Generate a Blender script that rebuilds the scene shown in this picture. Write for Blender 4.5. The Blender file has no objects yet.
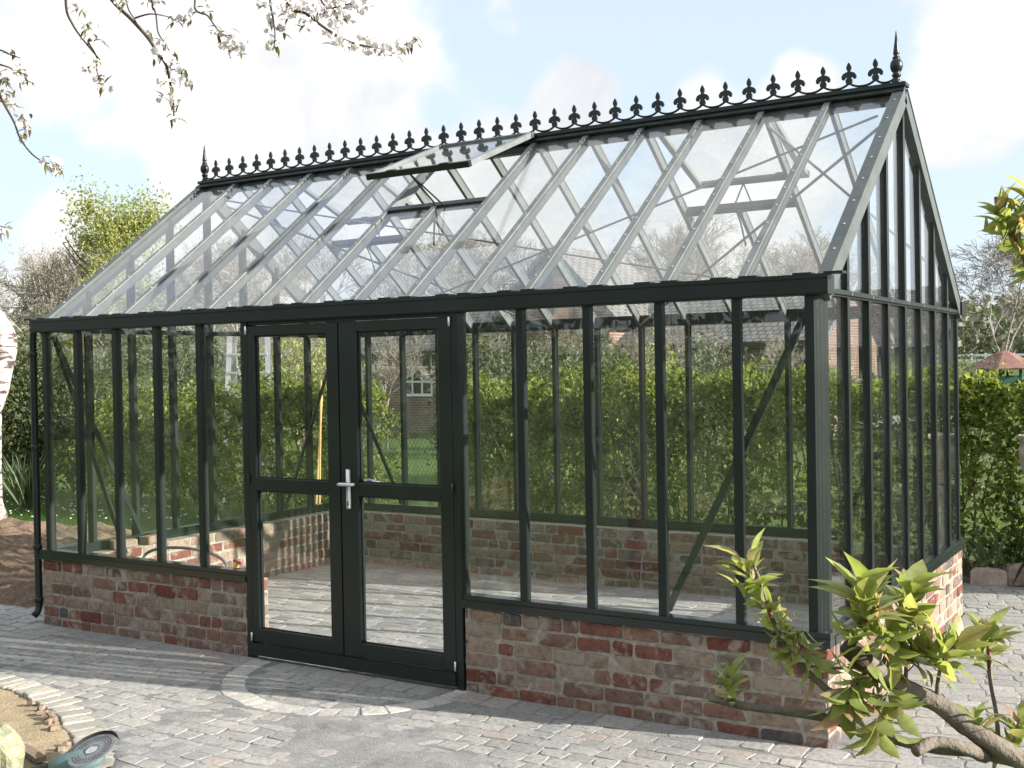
import bpy, math, random
from math import sin, cos, pi, radians, sqrt
from mathutils import Vector as V, Matrix, noise as mnoise

random.seed(7)
S = bpy.context.scene
COL = S.collection

# ------------------------------------------------------------------ camera
B = 0.42
F_PX = 1145.5
CAM = V((3.8498 * B, -12.985 * B, 4.4216 * B))
yaw, pit, rol = -0.5523, -0.0145, -0.0179
cF = V((sin(yaw) * cos(pit), cos(yaw) * cos(pit), sin(pit)))
_R = V((cos(yaw), -sin(yaw), 0))
_U = _R.cross(cF)
cR = _R * cos(rol) + _U * sin(rol)
cU = _U * cos(rol) - _R * sin(rol)
cam = bpy.data.cameras.new('camera')
cam.sensor_width = 36.0
cam.lens = F_PX / 1024 * 36
cam.clip_start = 0.05
cam.clip_end = 3000
co = bpy.data.objects.new('camera', cam)
COL.objects.link(co)
M = Matrix((cR, cU, -cF)).transposed().to_4x4()
M.translation = CAM
co.matrix_world = M
S.camera = co


def ray(u, v):
    return cF + cR * ((u - 512) / F_PX) + cU * ((384 - v) / F_PX)


def at(u, v, d):
    "world point seen at pixel (u,v) at depth d metres"
    return CAM + ray(u, v) * d


def ground(u, v, z=0.0):
    r = ray(u, v)
    return CAM + r * ((z - CAM.z) / r.z)


# ------------------------------------------------------------------ mesh helper
class MB:
    def __init__(self):
        self.v = []
        self.f = []
        self.m = []
        self.mi = 0

    def add(self, vs, fs):
        o = len(self.v)
        self.v.extend([tuple(p) for p in vs])
        self.f.extend([tuple(i + o for i in f) for f in fs])
        self.m.extend([self.mi] * len(fs))
        return self

    def box(self, x0, x1, y0, y1, z0, z1):
        vs = [(x0, y0, z0), (x1, y0, z0), (x1, y1, z0), (x0, y1, z0), (x0, y0, z1), (x1, y0, z1), (x1, y1, z1), (x0, y1, z1)]
        return self.add(vs, [(3, 2, 1, 0), (4, 5, 6, 7), (0, 1, 5, 4), (1, 2, 6, 5), (2, 3, 7, 6), (3, 0, 4, 7)])

    def bbox(self, x0, x1, y0, y1, z0, z1, b):
        "box with chamfered edges (all twelve)"
        c = V(((x0 + x1) / 2, (y0 + y1) / 2, (z0 + z1) / 2))
        h = ((x1 - x0) / 2, (y1 - y0) / 2, (z1 - z0) / 2)
        vs = []
        idx = {}
        for sx in (-1, 1):
            for sy in (-1, 1):
                for sz in (-1, 1):
                    for ax in range(3):
                        s = (sx, sy, sz)
                        p = [s[i] * (h[i] - (0 if i == ax else b)) + c[i] for i in range(3)]
                        idx[(sx, sy, sz, ax)] = len(vs)
                        vs.append(p)
        fs = []
        for ax in range(3):
            o = [i for i in range(3) if i != ax]
            for s in (-1, 1):
                q = []
                for a, b2 in ((-1, -1), (1, -1), (1, 1), (-1, 1)):
                    t = [0, 0, 0]
                    t[ax] = s
                    t[o[0]] = a
                    t[o[1]] = b2
                    q.append(idx[(*t, ax)])
                fs.append(tuple(q))
        for ax in range(3):
            o = [i for i in range(3) if i != ax]
            for a in (-1, 1):
                for b2 in (-1, 1):
                    t0 = [0, 0, 0]
                    t0[ax] = -1
                    t0[o[0]] = a
                    t0[o[1]] = b2
                    t1 = list(t0)
                    t1[ax] = 1
                    fs.append((idx[(*t0, o[0])], idx[(*t1, o[0])], idx[(*t1, o[1])], idx[(*t0, o[1])]))
        for sx in (-1, 1):
            for sy in (-1, 1):
                for sz in (-1, 1):
                    fs.append(tuple(idx[(sx, sy, sz, a)] for a in range(3)))
        return self.add(vs, fs)

    def beam(self, p, q, w, h, up=(0, 0, 1)):
        "bar from p to q; w across, h along up; centred"
        p, q, up = V(p), V(q), V(up)
        d = (q - p).normalized()
        s = d.cross(up).normalized()
        u = s.cross(d)
        vs = []
        for e in (p, q):
            for a, b in ((-1, -1), (1, -1), (1, 1), (-1, 1)):
                vs.append(e + s * (a * w / 2) + u * (b * h / 2))
        return self.add(vs, [(3, 2, 1, 0), (4, 5, 6, 7), (0, 1, 5, 4), (1, 2, 6, 5), (2, 3, 7, 6), (3, 0, 4, 7)])

    def tube(self, pts, rad, n=6, cap=True):
        pts = [V(p) for p in pts]
        if not hasattr(rad, '__len__'):
            rad = [rad] * len(pts)
        vs, fs = [], []
        prev = None
        for i, p in enumerate(pts):
            d = (pts[min(i + 1, len(pts) - 1)] - pts[max(i - 1, 0)])
            if d.length < 1e-9:
                d = V((0, 0, 1))
            d.normalize()
            if prev is None:
                a = V((0, 0, 1)) if abs(d.z) < 0.9 else V((1, 0, 0))
                s = d.cross(a).normalized()
            else:
                s = (prev - d * prev.dot(d))
                s = s.normalized() if s.length > 1e-6 else d.orthogonal().normalized()
            prev = s
            t = d.cross(s)
            for k in range(n):
                an = 2 * pi * k / n
                vs.append(p + (s * cos(an) + t * sin(an)) * rad[i])
        for i in range(len(pts) - 1):
            for k in range(n):
                a, b = i * n + k, i * n + (k + 1) % n
                fs.append((a, b, b + n, a + n))
        if cap:
            fs.append(tuple(reversed(range(n))))
            fs.append(tuple(range((len(pts) - 1) * n, len(pts) * n)))
        return self.add(vs, fs)

    def lathe(self, prof, n=16, o=(0, 0, 0), axis=None):
        "prof: (r, h) pairs"
        o = V(o)
        if axis is None:
            ax, s, t = V((0, 0, 1)), V((1, 0, 0)), V((0, 1, 0))
        else:
            ax = V(axis).normalized()
            s = ax.orthogonal().normalized()
            t = ax.cross(s)
        vs, fs = [], []
        for r, h in prof:
            for k in range(n):
                an = 2 * pi * k / n
                vs.append(o + ax * h + (s * cos(an) + t * sin(an)) * max(r, 1e-4))
        for i in range(len(prof) - 1):
            for k in range(n):
                a, b = i * n + k, i * n + (k + 1) % n
                fs.append((a, b, b + n, a + n))
        fs.append(tuple(reversed(range(n))))
        fs.append(tuple(range((len(prof) - 1) * n, len(prof) * n)))
        return self.add(vs, fs)

    def prism(self, pts, off):
        "polygon pts (3D) extruded by off"
        n = len(pts)
        off = V(off)
        vs = [V(p) for p in pts] + [V(p) + off for p in pts]
        fs = [tuple(reversed(range(n))), tuple(range(n, 2 * n))]
        fs += [(i, (i + 1) % n, (i + 1) % n + n, i + n) for i in range(n)]
        return self.add(vs, fs)

    def pillow(self, c, u, v, n, a, b, t, ins=0.006, cut=0.012, jit=0.004, dome=0.002, deep=0.03, tilt=.03):
        "rounded irregular block face: centre c, half sizes a (u) b (v), top at c+n*t"
        R = random.uniform
        co2 = [(-a + cut, -b), (a - cut, -b), (a, -b + cut), (a, b - cut), (a - cut, b), (-a + cut, b), (-a, b - cut), (-a, -b + cut)]
        co2 = [(x + R(-jit, jit), y + R(-jit, jit)) for x, y in co2]
        tl, tm = R(-tilt, tilt), R(-tilt, tilt)
        vs = []
        for sc, h in ((1, -deep), (1, t - ins), (1 - ins * .5 / max(a, .01) , t - ins * .3), (1 - ins * 1.5 / max(min(a, b), .01), t)):
            for x, y in co2:
                hh = h + (x * tl + y * tm if h > 0 else 0)
                vs.append(c + u * (x * sc) + v * (y * sc) + n * hh)
        vs.append(c + n * (t + dome))
        fs = []
        for r in range(3):
            for k in range(8):
                fs.append((r * 8 + k, r * 8 + (k + 1) % 8, (r + 1) * 8 + (k + 1) % 8, (r + 1) * 8 + k))
        for k in range(8):
            fs.append((24 + k, 24 + (k + 1) % 8, 32))
        return self.add(vs, fs)

    def leaf(self, p, d, up, L, W, curl=0.25, fold=0.25, fine=False):
        "pointed leaf with a folded midrib"
        p, d, up = V(p), V(d).normalized(), V(up)
        s = d.cross(up)
        s = s.normalized() if s.length > 1e-4 else d.orthogonal().normalized()
        n = s.cross(d)
        vs = []
        for t, w in (((0, .06), (.3, .85), (.6, .9), (1, .02)) if not fine else ((0, .08), (.16, .55), (.36, .95), (.55, 1), (.74, .72), (.89, .3), (1, .02))):
            c = p + d * (L * t) - n * (L * curl * t * t)
            vs += [c - s * (w * W / 2) + n * (fold * w * W / 2), c, c + s * (w * W / 2) + n * (fold * w * W / 2)]
        fs = []
        for i in range(len(vs) // 3 - 1):
            fs += [(i * 3, i * 3 + 1, i * 3 + 4, i * 3 + 3), (i * 3 + 1, i * 3 + 2, i * 3 + 5, i * 3 + 4)]
        return self.add(vs, fs)

    def quadleaf(self, p, s, rnd=random):
        "small leaf: bent diamond of two triangles, random facing"
        d = V((rnd.gauss(0, 1), rnd.gauss(0, 1), rnd.gauss(0, 1) - .2)).normalized()
        a = d.orthogonal().normalized()
        a = (a * cos(rnd.uniform(0, 6.28)) + d.cross(a) * sin(rnd.uniform(0, 6.28))).normalized()
        n = d.cross(a)
        p = V(p)
        return self.add([p, p + d * s * .5 + a * s * .3 + n * s * .08, p + d * s, p + d * s * .5 - a * s * .3 + n * s * .08], [(0, 1, 2), (0, 2, 3)])

    def build(self, name, mat, parent=None, smooth=False, world=True):
        me = bpy.data.meshes.new(name)
        vs = self.v
        if parent is not None and world:
            l = parent
            off = V((0, 0, 0))
            while l is not None:
                off = off + l.location
                l = l.parent
            vs = [(p[0] - off.x, p[1] - off.y, p[2] - off.z) for p in vs]
        me.from_pydata(vs, [], self.f)
        mats = mat if isinstance(mat, (list, tuple)) else [mat]
        for m in mats:
            me.materials.append(m)
        if len(mats) > 1:
            me.polygons.foreach_set('material_index', self.m)
        if smooth:
            me.polygons.foreach_set('use_smooth', [True] * len(self.f))
        me.update()
        o = bpy.data.objects.new(name, me)
        COL.objects.link(o)
        if parent is not None:
            o.parent = parent
        return o


def tag(o, label=None, cat=None, group=None, kind=None):
    if label:
        o['label'] = label
    if cat:
        o['category'] = cat
    if group:
        o['group'] = group
    if kind:
        o['kind'] = kind
    return o


def empty(name, loc, label=None, cat=None, group=None):
    o = bpy.data.objects.new(name, None)
    o.empty_display_size = .1
    COL.objects.link(o)
    o.location = loc
    return tag(o, label, cat, group)


def dup(o, loc, rz=0, sc=1, label=None):
    def cp(a, par):
        c = a.copy()
        COL.objects.link(c)
        if par:
            c.parent = par
        for ch in [x for x in bpy.data.objects if x.parent == a]:
            cp(ch, c)
        return c
    c = cp(o, None)
    c.location = loc
    c.rotation_euler = (0, 0, rz)
    c.scale = (sc, sc, sc) if not hasattr(sc, '__len__') else sc
    if label:
        c['label'] = label
    return c


# ------------------------------------------------------------------ materials
def newmat(name):
    m = bpy.data.materials.new(name)
    m.use_nodes = True
    nt = m.node_tree
    b = nt.nodes['Principled BSDF']
    return m, nt, b


def N(nt, typ, **kw):
    n = nt.nodes.new(typ)
    for k, v in kw.items():
        setattr(n, k, v)
    return n


def ramp(nt, fac, stops, interp='LINEAR'):
    r = N(nt, 'ShaderNodeValToRGB')
    r.color_ramp.interpolation = interp
    el = r.color_ramp.elements
    while len(el) < len(stops):
        el.new(0.5)
    for e, (p, c) in zip(el, stops):
        e.position = p
        e.color = (*c, 1) if len(c) == 3 else c
    nt.links.new(fac, r.inputs[0])
    return r.outputs[0]


def mixc(nt, fac, a, b, mode='MIX'):
    m = N(nt, 'ShaderNodeMix', data_type='RGBA', blend_type=mode)
    for s, i in ((fac, 0), (a, 6), (b, 7)):
        if isinstance(s, (int, float)):
            m.inputs[i].default_value = s
        elif isinstance(s, (tuple, list)):
            m.inputs[i].default_value = (*s, 1)
        else:
            nt.links.new(s, m.inputs[i])
    return m.outputs[2]


def noise(nt, scale, detail=4, rough=.55, vec=None, dist=0):
    n = N(nt, 'ShaderNodeTexNoise')
    n.inputs['Scale'].default_value = scale
    n.inputs['Detail'].default_value = detail
    n.inputs['Roughness'].default_value = rough
    n.inputs['Distortion'].default_value = dist
    if vec is None:
        t = N(nt, 'ShaderNodeTexCoord')
        vec = t.outputs['Object']
    nt.links.new(vec, n.inputs['Vector'])
    return n.outputs['Fac']


def island(nt):
    g = N(nt, 'ShaderNodeNewGeometry')
    return g.outputs['Random Per Island']


def bump(nt, b, h, strength=.4, dist=.01):
    n = N(nt, 'ShaderNodeBump')
    n.inputs['Strength'].default_value = strength
    n.inputs['Distance'].default_value = dist
    nt.links.new(h, n.inputs['Height'])
    nt.links.new(n.outputs[0], b.inputs['Normal'])


def setc(nt, b, c):
    if isinstance(c, (tuple, list)):
        b.inputs['Base Color'].default_value = (*c, 1)
    else:
        nt.links.new(c, b.inputs['Base Color'])


def simple(name, c, rough=.6, metal=0, var=.25, scale=12, bmp=.0, spec=.5):
    m, nt, b = newmat(name)
    n = noise(nt, scale)
    lo = tuple(x * (1 - var) for x in c)
    hi = tuple(min(1, x * (1 + var)) for x in c)
    setc(nt, b, ramp(nt, n, [(.3, lo), (.7, hi)]))
    b.inputs['Roughness'].default_value = rough
    b.inputs['Metallic'].default_value = metal
    b.inputs['Specular IOR Level'].default_value = spec
    if bmp:
        bump(nt, b, noise(nt, scale * 5), bmp, .01)
    return m


def treeheight(o):
    return max(v.co.z for c in o.children for v in c.data.vertices)


def leafmat(name, stops, trans=.35, rough=.5, tint=(1.4, 1.45, .8)):
    m, nt, b = newmat(name)
    c = ramp(nt, island(nt), stops)
    setc(nt, b, c)
    b.inputs['Roughness'].default_value = rough
    b.inputs['Specular IOR Level'].default_value = .35
    tr = N(nt, 'ShaderNodeBsdfTranslucent')
    br = mixc(nt, 1.0, c, tint, 'MULTIPLY')
    nt.links.new(br, tr.inputs[0])
    mx = N(nt, 'ShaderNodeMixShader')
    mx.inputs[0].default_value = trans
    nt.links.new(b.outputs[0], mx.inputs[1])
    nt.links.new(tr.outputs[0], mx.inputs[2])
    nt.links.new(mx.outputs[0], nt.nodes['Material Output'].inputs[0])
    return m


def glassmat(name, dust, ior=1.5):
    m, nt, b = newmat(name)
    nt.nodes.remove(b)
    geo = N(nt, 'ShaderNodeNewGeometry')
    mr = N(nt, 'ShaderNodeMapRange')
    nt.links.new(geo.outputs['Backfacing'], mr.inputs[0])
    mr.inputs[3].default_value = ior
    mr.inputs[4].default_value = 1 / ior
    fr = N(nt, 'ShaderNodeFresnel')
    nt.links.new(mr.outputs[0], fr.inputs[0])
    tb = N(nt, 'ShaderNodeBsdfTransparent')
    tb.inputs[0].default_value = (.988, .995, .991, 1)
    gl = N(nt, 'ShaderNodeBsdfGlossy')
    gl.inputs['Roughness'].default_value = 0.0
    gl.inputs[0].default_value = (1, 1, 1, 1)
    # uneven old-style panes: very slight waviness in the reflection
    bn = N(nt, 'ShaderNodeBump')
    bn.inputs['Strength'].default_value = .06
    bn.inputs['Distance'].default_value = .02
    nt.links.new(noise(nt, 2.2, 2), bn.inputs['Height'])
    nt.links.new(bn.outputs[0], gl.inputs['Normal'])
    df = N(nt, 'ShaderNodeBsdfDiffuse')
    df.inputs[0].default_value = (.75, .77, .76, 1)
    tl = N(nt, 'ShaderNodeBsdfTranslucent')
    tl.inputs[0].default_value = (.75, .77, .76, 1)
    dd = N(nt, 'ShaderNodeMixShader')
    nt.links.new(df.outputs[0], dd.inputs[1])
    nt.links.new(tl.outputs[0], dd.inputs[2])
    m1 = N(nt, 'ShaderNodeMixShader')
    nt.links.new(fr.outputs[0], m1.inputs[0])
    nt.links.new(tb.outputs[0], m1.inputs[1])
    nt.links.new(gl.outputs[0], m1.inputs[2])
    m2 = N(nt, 'ShaderNodeMixShader')
    oi = N(nt, 'ShaderNodeObjectInfo')
    tcg = N(nt, 'ShaderNodeTexCoord')
    mpg = N(nt, 'ShaderNodeMapping')
    mpg.inputs['Scale'].default_value = (7, 7, 1.1)
    nt.links.new(tcg.outputs['Object'], mpg.inputs[0])
    ad = N(nt, 'ShaderNodeMath', operation='ADD')
    nt.links.new(noise(nt, 3.0, 6, .65), ad.inputs[0])
    nt.links.new(noise(nt, 1.3, 6, .7, mpg.outputs[0], .6), ad.inputs[1])
    av = N(nt, 'ShaderNodeMath', operation='MULTIPLY')
    nt.links.new(ad.outputs[0], av.inputs[0])
    av.inputs[1].default_value = .5
    rr_ = N(nt, 'ShaderNodeMath', operation='MULTIPLY_ADD')
    nt.links.new(oi.outputs['Random'], rr_.inputs[0])
    rr_.inputs[1].default_value = .12
    nt.links.new(av.outputs[0], rr_.inputs[2])
    dn = rr_.outputs[0]
    dr = N(nt, 'ShaderNodeMapRange')
    nt.links.new(dn, dr.inputs[0])
    dr.inputs[1].default_value = .45
    dr.inputs[2].default_value = .75
    dr.inputs[3].default_value = dust * .3
    dr.inputs[4].default_value = dust * 3.2
    nt.links.new(dr.outputs[0], m2.inputs[0])
    nt.links.new(m1.outputs[0], m2.inputs[1])
    nt.links.new(dd.outputs[0], m2.inputs[2])
    nt.links.new(m2.outputs[0], nt.nodes['Material Output'].inputs[0])
    return m


def brickmat(name, smear=.5, light=1.0):
    m, nt, b = newmat(name)
    r = island(nt)
    l = light
    c = ramp(nt, r, [(0, (.15 * l, .055 * l, .042 * l)), (.10, (.19 * l, .085 * l, .063 * l)), (.22, (.22 * l, .13 * l, .098 * l)), (.40, (.18 * l, .112 * l, .088 * l)),
                     (.54, (.26 * l, .19 * l, .145 * l)), (.68, (.17 * l, .13 * l, .106 * l)), (.8, (.29 * l, .225 * l, .172 * l)), (.92, (.105 * l, .09 * l, .088 * l)), (.965, (.22 * l, .082 * l, .055 * l))], 'CONSTANT')
    n1 = noise(nt, 28, 6, .7)
    c = mixc(nt, 1.0, c, ramp(nt, n1, [(.25, (.42, .42, .42)), (.48, (1, 1, 1)), (.8, (1.5, 1.45, 1.38))]), 'MULTIPLY')
    n2 = noise(nt, 9, 7, .68, dist=.4)
    msk = ramp(nt, n2, [(.62 - smear * .2, (0, 0, 0)), (.72 - smear * .2, (1, 1, 1))])
    c = mixc(nt, msk, c, mixc(nt, n1, (.17, .145, .115), (.34, .30, .245)))
    setc(nt, b, c)
    b.inputs['Roughness'].default_value = .9
    b.inputs['Specular IOR Level'].default_value = .2
    bump(nt, b, n1, .7, .008)
    return m


def stonemat(name, stops):
    m, nt, b = newmat(name)
    c = ramp(nt, island(nt), stops)
    n1 = noise(nt, 35, 7, .7)
    n3 = noise(nt, 1.1, 4, .6)
    c = mixc(nt, 1.0, c, ramp(nt, n1, [(.25, (.5, .5, .5)), (.5, (1, 1, 1)), (.8, (1.4, 1.38, 1.34))]), 'MULTIPLY')
    c = mixc(nt, 1.0, c, ramp(nt, n3, [(.35, (.78, .79, .82)), (.65, (1.1, 1.08, 1.05))]), 'MULTIPLY')
    setc(nt, b, c)
    b.inputs['Roughness'].default_value = .75
    bump(nt, b, n1, .6, .006)
    return m


MT = {}
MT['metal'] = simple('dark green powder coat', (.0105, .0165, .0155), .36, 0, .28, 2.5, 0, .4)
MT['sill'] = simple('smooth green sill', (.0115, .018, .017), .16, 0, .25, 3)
MT['rafter'] = simple('light green grey bar', (.155, .168, .166), .4, 0, .2, 9)  # lighter and greyer than the frame coat
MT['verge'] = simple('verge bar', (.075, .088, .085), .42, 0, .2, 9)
MT['steel'] = simple('bright screw metal', (.75, .75, .73), .25, 1, .05)
MT['handle'] = simple('satin aluminium', (.68, .68, .67), .32, 1, .05)
MT['seal'] = simple('black rubber seal', (.012, .012, .012), .6)
MT['glass'] = glassmat('window glass', .0045)
MT['roofglass'] = glassmat('dusty roof glass', .03)
MT['brick'] = brickmat('reclaimed brick', .5, .84)
MT['mortar'] = simple('lime mortar', (.31, .28, .235), .95, 0, .3, 25, .8, .1)
MT['cobble'] = stonemat('grey cobble', [(0, (.27, .265, .245)), (.3, (.31, .305, .28)), (.6, (.36, .35, .32)), (.85, (.29, .288, .28)), (.96, (.35, .30, .26)), (1, (.38, .37, .345))])
MT['palecobble'] = stonemat('pale cobble', [(0, (.40, .385, .345)), (.7, (.46, .45, .41)), (1, (.38, .34, .29))])
MT['floor'] = stonemat('floor setts', [(0, (.20, .2, .185)), (.5, (.28, .275, .255)), (1, (.35, .34, .32))])
MT['kerb'] = stonemat('kerb setts', [(0, (.30, .285, .24)), (.6, (.37, .35, .3)), (1, (.42, .38, .32))])


def gritmat():
    m, nt, b = newmat('basalt grit')
    n1 = noise(nt, 170, 4, .75)
    n2 = noise(nt, 4, 7, .68, dist=.8)
    c = ramp(nt, n1, [(.3, (.07, .07, .068)), (.5, (.215, .212, .205)), (.68, (.42, .415, .40))])
    c = mixc(nt, 1.0, c, ramp(nt, n2, [(.33, (.6, .6, .61)), (.46, (.9, .9, .9)), (.7, (1.2, 1.2, 1.18))]), 'MULTIPLY')
    setc(nt, b, c)
    b.inputs['Roughness'].default_value = .9
    bump(nt, b, n1, .9, .006)
    return m


MT['grit'] = gritmat()


def earthmat(name, a, bb, c3, fine=60):
    m, nt, b = newmat(name)
    n1 = noise(nt, fine, 6, .7)
    n2 = noise(nt, 2.5, 6, .6)
    c = mixc(nt, n2, a, bb)
    c = mixc(nt, ramp(nt, n1, [(.45, (0, 0, 0)), (.75, (1, 1, 1))]), c, c3)
    setc(nt, b, c)
    b.inputs['Roughness'].default_value = .95
    b.inputs['Specular IOR Level'].default_value = .1
    bump(nt, b, n1, 1.0, .02)
    return m


MT['sand'] = earthmat('yellow sand', (.30, .23, .14), (.40, .32, .21), (.50, .43, .31))
MT['soil'] = earthmat('turned soil', (.10, .07, .048), (.19, .135, .095), (.27, .20, .145), 25)
MT['grass'] = earthmat('lawn', (.05, .09, .022), (.085, .13, .035), (.13, .16, .06), 14)
MT['road'] = simple('pale gravel road', (.38, .36, .33), .9, 0, .15, 3)
MT['hedge'] = leafmat('hedge leaf', [(0, (.05, .07, .016)), (.3, (.11, .145, .03)), (.65, (.19, .23, .05)), (1, (.31, .33, .09))], .52)
MT['shrub'] = leafmat('dark shrub leaf', [(0, (.03, .04, .018)), (.5, (.06, .075, .03)), (1, (.12, .14, .055))])
MT['sage'] = leafmat('sage leaf', [(0, (.07, .08, .05)), (.5, (.11, .125, .08)), (1, (.17, .19, .13))])
MT['olive'] = leafmat('young tree leaf', [(0, (.19, .21, .07)), (.5, (.28, .30, .10)), (1, (.38, .39, .17))], .45)
MT['bud'] = leafmat('bud leaf', [(0, (.17, .155, .11)), (.6, (.25, .235, .16)), (1, (.33, .3, .23))])  # lightened in place of haze over the distant trees
MT['fern'] = leafmat('fern leaf', [(0, (.05, .11, .02)), (1, (.13, .24, .045))])
MT['strap'] = leafmat('strap leaf', [(0, (.05, .085, .04)), (1, (.15, .19, .10))])
MT['woods'] = leafmat('far wood leaf', [(0, (.09, .10, .07)), (.5, (.13, .14, .095)), (1, (.19, .19, .14))], .2)  # greyed and lightened to carry the haze of distance
MT['bark'] = simple('grey bark', (.17, .145, .12), .9, 0, .35, 15, .8, .1)
MT['greybark'] = simple('haze pale twig bark', (.27, .245, .225), .9, 0, .3, 8, 0, .1)  # distance haze put into the bark colour as extra paleness
MT['palebark'] = simple('pale branch bark', (.40, .34, .25), .8, 0, .2, 12)
MT['cutwood'] = simple('dark cut wood', (.05, .036, .024), .9, 0, .3, 40, .5)
MT['redtwig'] = simple('red twig', (.20, .05, .035), .6, 0, .4, 30)
MT['blossom'] = leafmat('white petal', [(0, (.66, .63, .62)), (.7, (.80, .78, .77)), (1, (.78, .66, .66))], .3, tint=(1, 1, 1))
MT['bronze'] = leafmat('bronze young leaf', [(0, (.13, .055, .03)), (.5, (.13, .12, .035)), (1, (.17, .18, .05))], .3)
MT['white'] = simple('white paint', (.78, .78, .76), .5, 0, .05)
MT['alu'] = simple('ladder aluminium', (.6, .6, .6), .4, .8, .1)
MT['plastic_teal'] = simple('teal tool plastic', (.10, .165, .17), .5, 0, .1)
MT['plastic_black'] = simple('black plastic', (.02, .02, .022), .5)
MT['plastic_red'] = simple('red plastic', (.35, .03, .03), .5)
MT['greenpost'] = simple('green coated wire', (.02, .12, .07), .5)
MT['cane'] = simple('bamboo cane', (.5, .36, .13), .6, 0, .25, 6)
MT['kiosk_roof'] = simple('red brown shingle', (.20, .10, .085), .85, 0, .25, 3)
MT['kiosk_wall'] = simple('green boards', (.02, .10, .075), .6)
MT['paper'] = simple('white paper', (.8, .8, .8), .7, 0, .04)
MT['sack'] = simple('pale yellow sack', (.25, .25, .155), .6, 0, .3, 18, .6)
MT['palestone'] = simple('pale pink stone', (.42, .33, .27), .9, 0, .25, 14, .8)
MT['hose'] = simple('grey hose', (.10, .12, .11), .5)
MT['brass'] = simple('yellow tap', (.6, .42, .06), .4)
MT['urn'] = simple('weathered urn', (.36, .33, .26), .9, 0, .25, 12, .5)
MT['wallgrey'] = simple('grey render', (.42, .40, .36), .9, 0, .08, 2)
MT['dark'] = simple('dark window', (.02, .022, .025), .15)


def leafblade():
    # fresh cherry leaf: yellow green, reddish towards some leaf clusters
    m, nt, b = newmat('fresh leaf')
    r = island(nt)
    c = ramp(nt, r, [(0, (.18, .225, .07)), (.35, (.26, .30, .10)), (.7, (.35, .38, .15)), (.9, (.37, .35, .16)), (1, (.36, .22, .15))])
    n1 = noise(nt, 60, 3)
    c = mixc(nt, 1.0, c, ramp(nt, n1, [(.3, (.8, .8, .8)), (.7, (1.15, 1.15, 1.15))]), 'MULTIPLY')
    setc(nt, b, c)
    b.inputs['Roughness'].default_value = .38
    tr = N(nt, 'ShaderNodeBsdfTranslucent')
    nt.links.new(mixc(nt, 1.0, c, (1.35, 1.35, .8), 'MULTIPLY'), tr.inputs[0])
    mx = N(nt, 'ShaderNodeMixShader')
    mx.inputs[0].default_value = .52
    nt.links.new(b.outputs[0], mx.inputs[1])
    nt.links.new(tr.outputs[0], mx.inputs[2])
    nt.links.new(mx.outputs[0], nt.nodes['Material Output'].inputs[0])
    return m


MT['leaf'] = leafblade()


def birchmat():
    m, nt, b = newmat('birch bark')
    t = N(nt, 'ShaderNodeTexCoord')
    mp = N(nt, 'ShaderNodeMapping')
    mp.inputs['Scale'].default_value = (2, 2, 9)
    nt.links.new(t.outputs['Object'], mp.inputs[0])
    n1 = noise(nt, 1.6, 5, .6, mp.outputs[0])
    setc(nt, b, ramp(nt, n1, [(.42, (.06, .045, .04)), (.48, (.40, .34, .32)), (.72, (.62, .56, .53))]))
    b.inputs['Roughness'].default_value = .8
    return m


MT['birch'] = birchmat()


def tilemat(name, c1, c2, sx, sy, mortar, rot=None):
    m, nt, b = newmat(name)
    t = N(nt, 'ShaderNodeTexCoord')
    mp = N(nt, 'ShaderNodeMapping')
    if rot:
        mp.inputs['Rotation'].default_value = rot
    nt.links.new(t.outputs['Object'], mp.inputs[0])
    br = N(nt, 'ShaderNodeTexBrick')
    br.inputs['Color1'].default_value = (*c1, 1)
    br.inputs['Color2'].default_value = (*c2, 1)
    br.inputs['Mortar'].default_value = (*mortar, 1)
    br.inputs['Scale'].default_value = 1
    br.inputs['Brick Width'].default_value = sx
    br.inputs['Row Height'].default_value = sy
    br.inputs['Mortar Size'].default_value = sy * .12
    nt.links.new(mp.outputs[0], br.inputs[0])
    c = mixc(nt, 1.0, br.outputs[0], ramp(nt, noise(nt, 1.5), [(.3, (.75, .75, .75)), (.7, (1.2, 1.2, 1.2))]), 'MULTIPLY')
    setc(nt, b, c)
    b.inputs['Roughness'].default_value = .85
    bump(nt, b, br.outputs['Fac'], -.6, .03)
    return m


MT['rooftile'] = tilemat('grey roof tiles', (.15, .142, .138), (.20, .188, .18), .19, .2, (.07, .065, .06))
MT['housebrick'] = tilemat('house brick', (.17, .095, .075), (.22, .125, .1), .22, .075, (.3, .27, .23), (pi / 2, 0, 0))
MT['chimbrick'] = tilemat('orange chimney brick', (.42, .19, .09), (.5, .25, .13), .22, .075, (.4, .35, .28), (pi / 2, 0, 0))

# ------------------------------------------------------------------ greenhouse
NB = 14
L = NB * B           # 5.88
W = 8 * B            # 3.36
ZB, ZS = .486, .557  # brick top, sill top
ZG0, ZG1 = 2.18, 2.277
YR = W / 2
SL = .754
ROOF0 = 3.49         # glass plane height at ridge


def zr(y):
    return ROOF0 - SL * abs(y - YR)


gh = empty('greenhouse', (-L / 2, W / 2, 0), 'dark green Victorian glass greenhouse on low brick walls with crested ridge', 'greenhouse')
sl_n = V((0, -SL, 1)).normalized()   # normal of the front roof slope
sl_b = V((0, SL, 1)).normalized()


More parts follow.
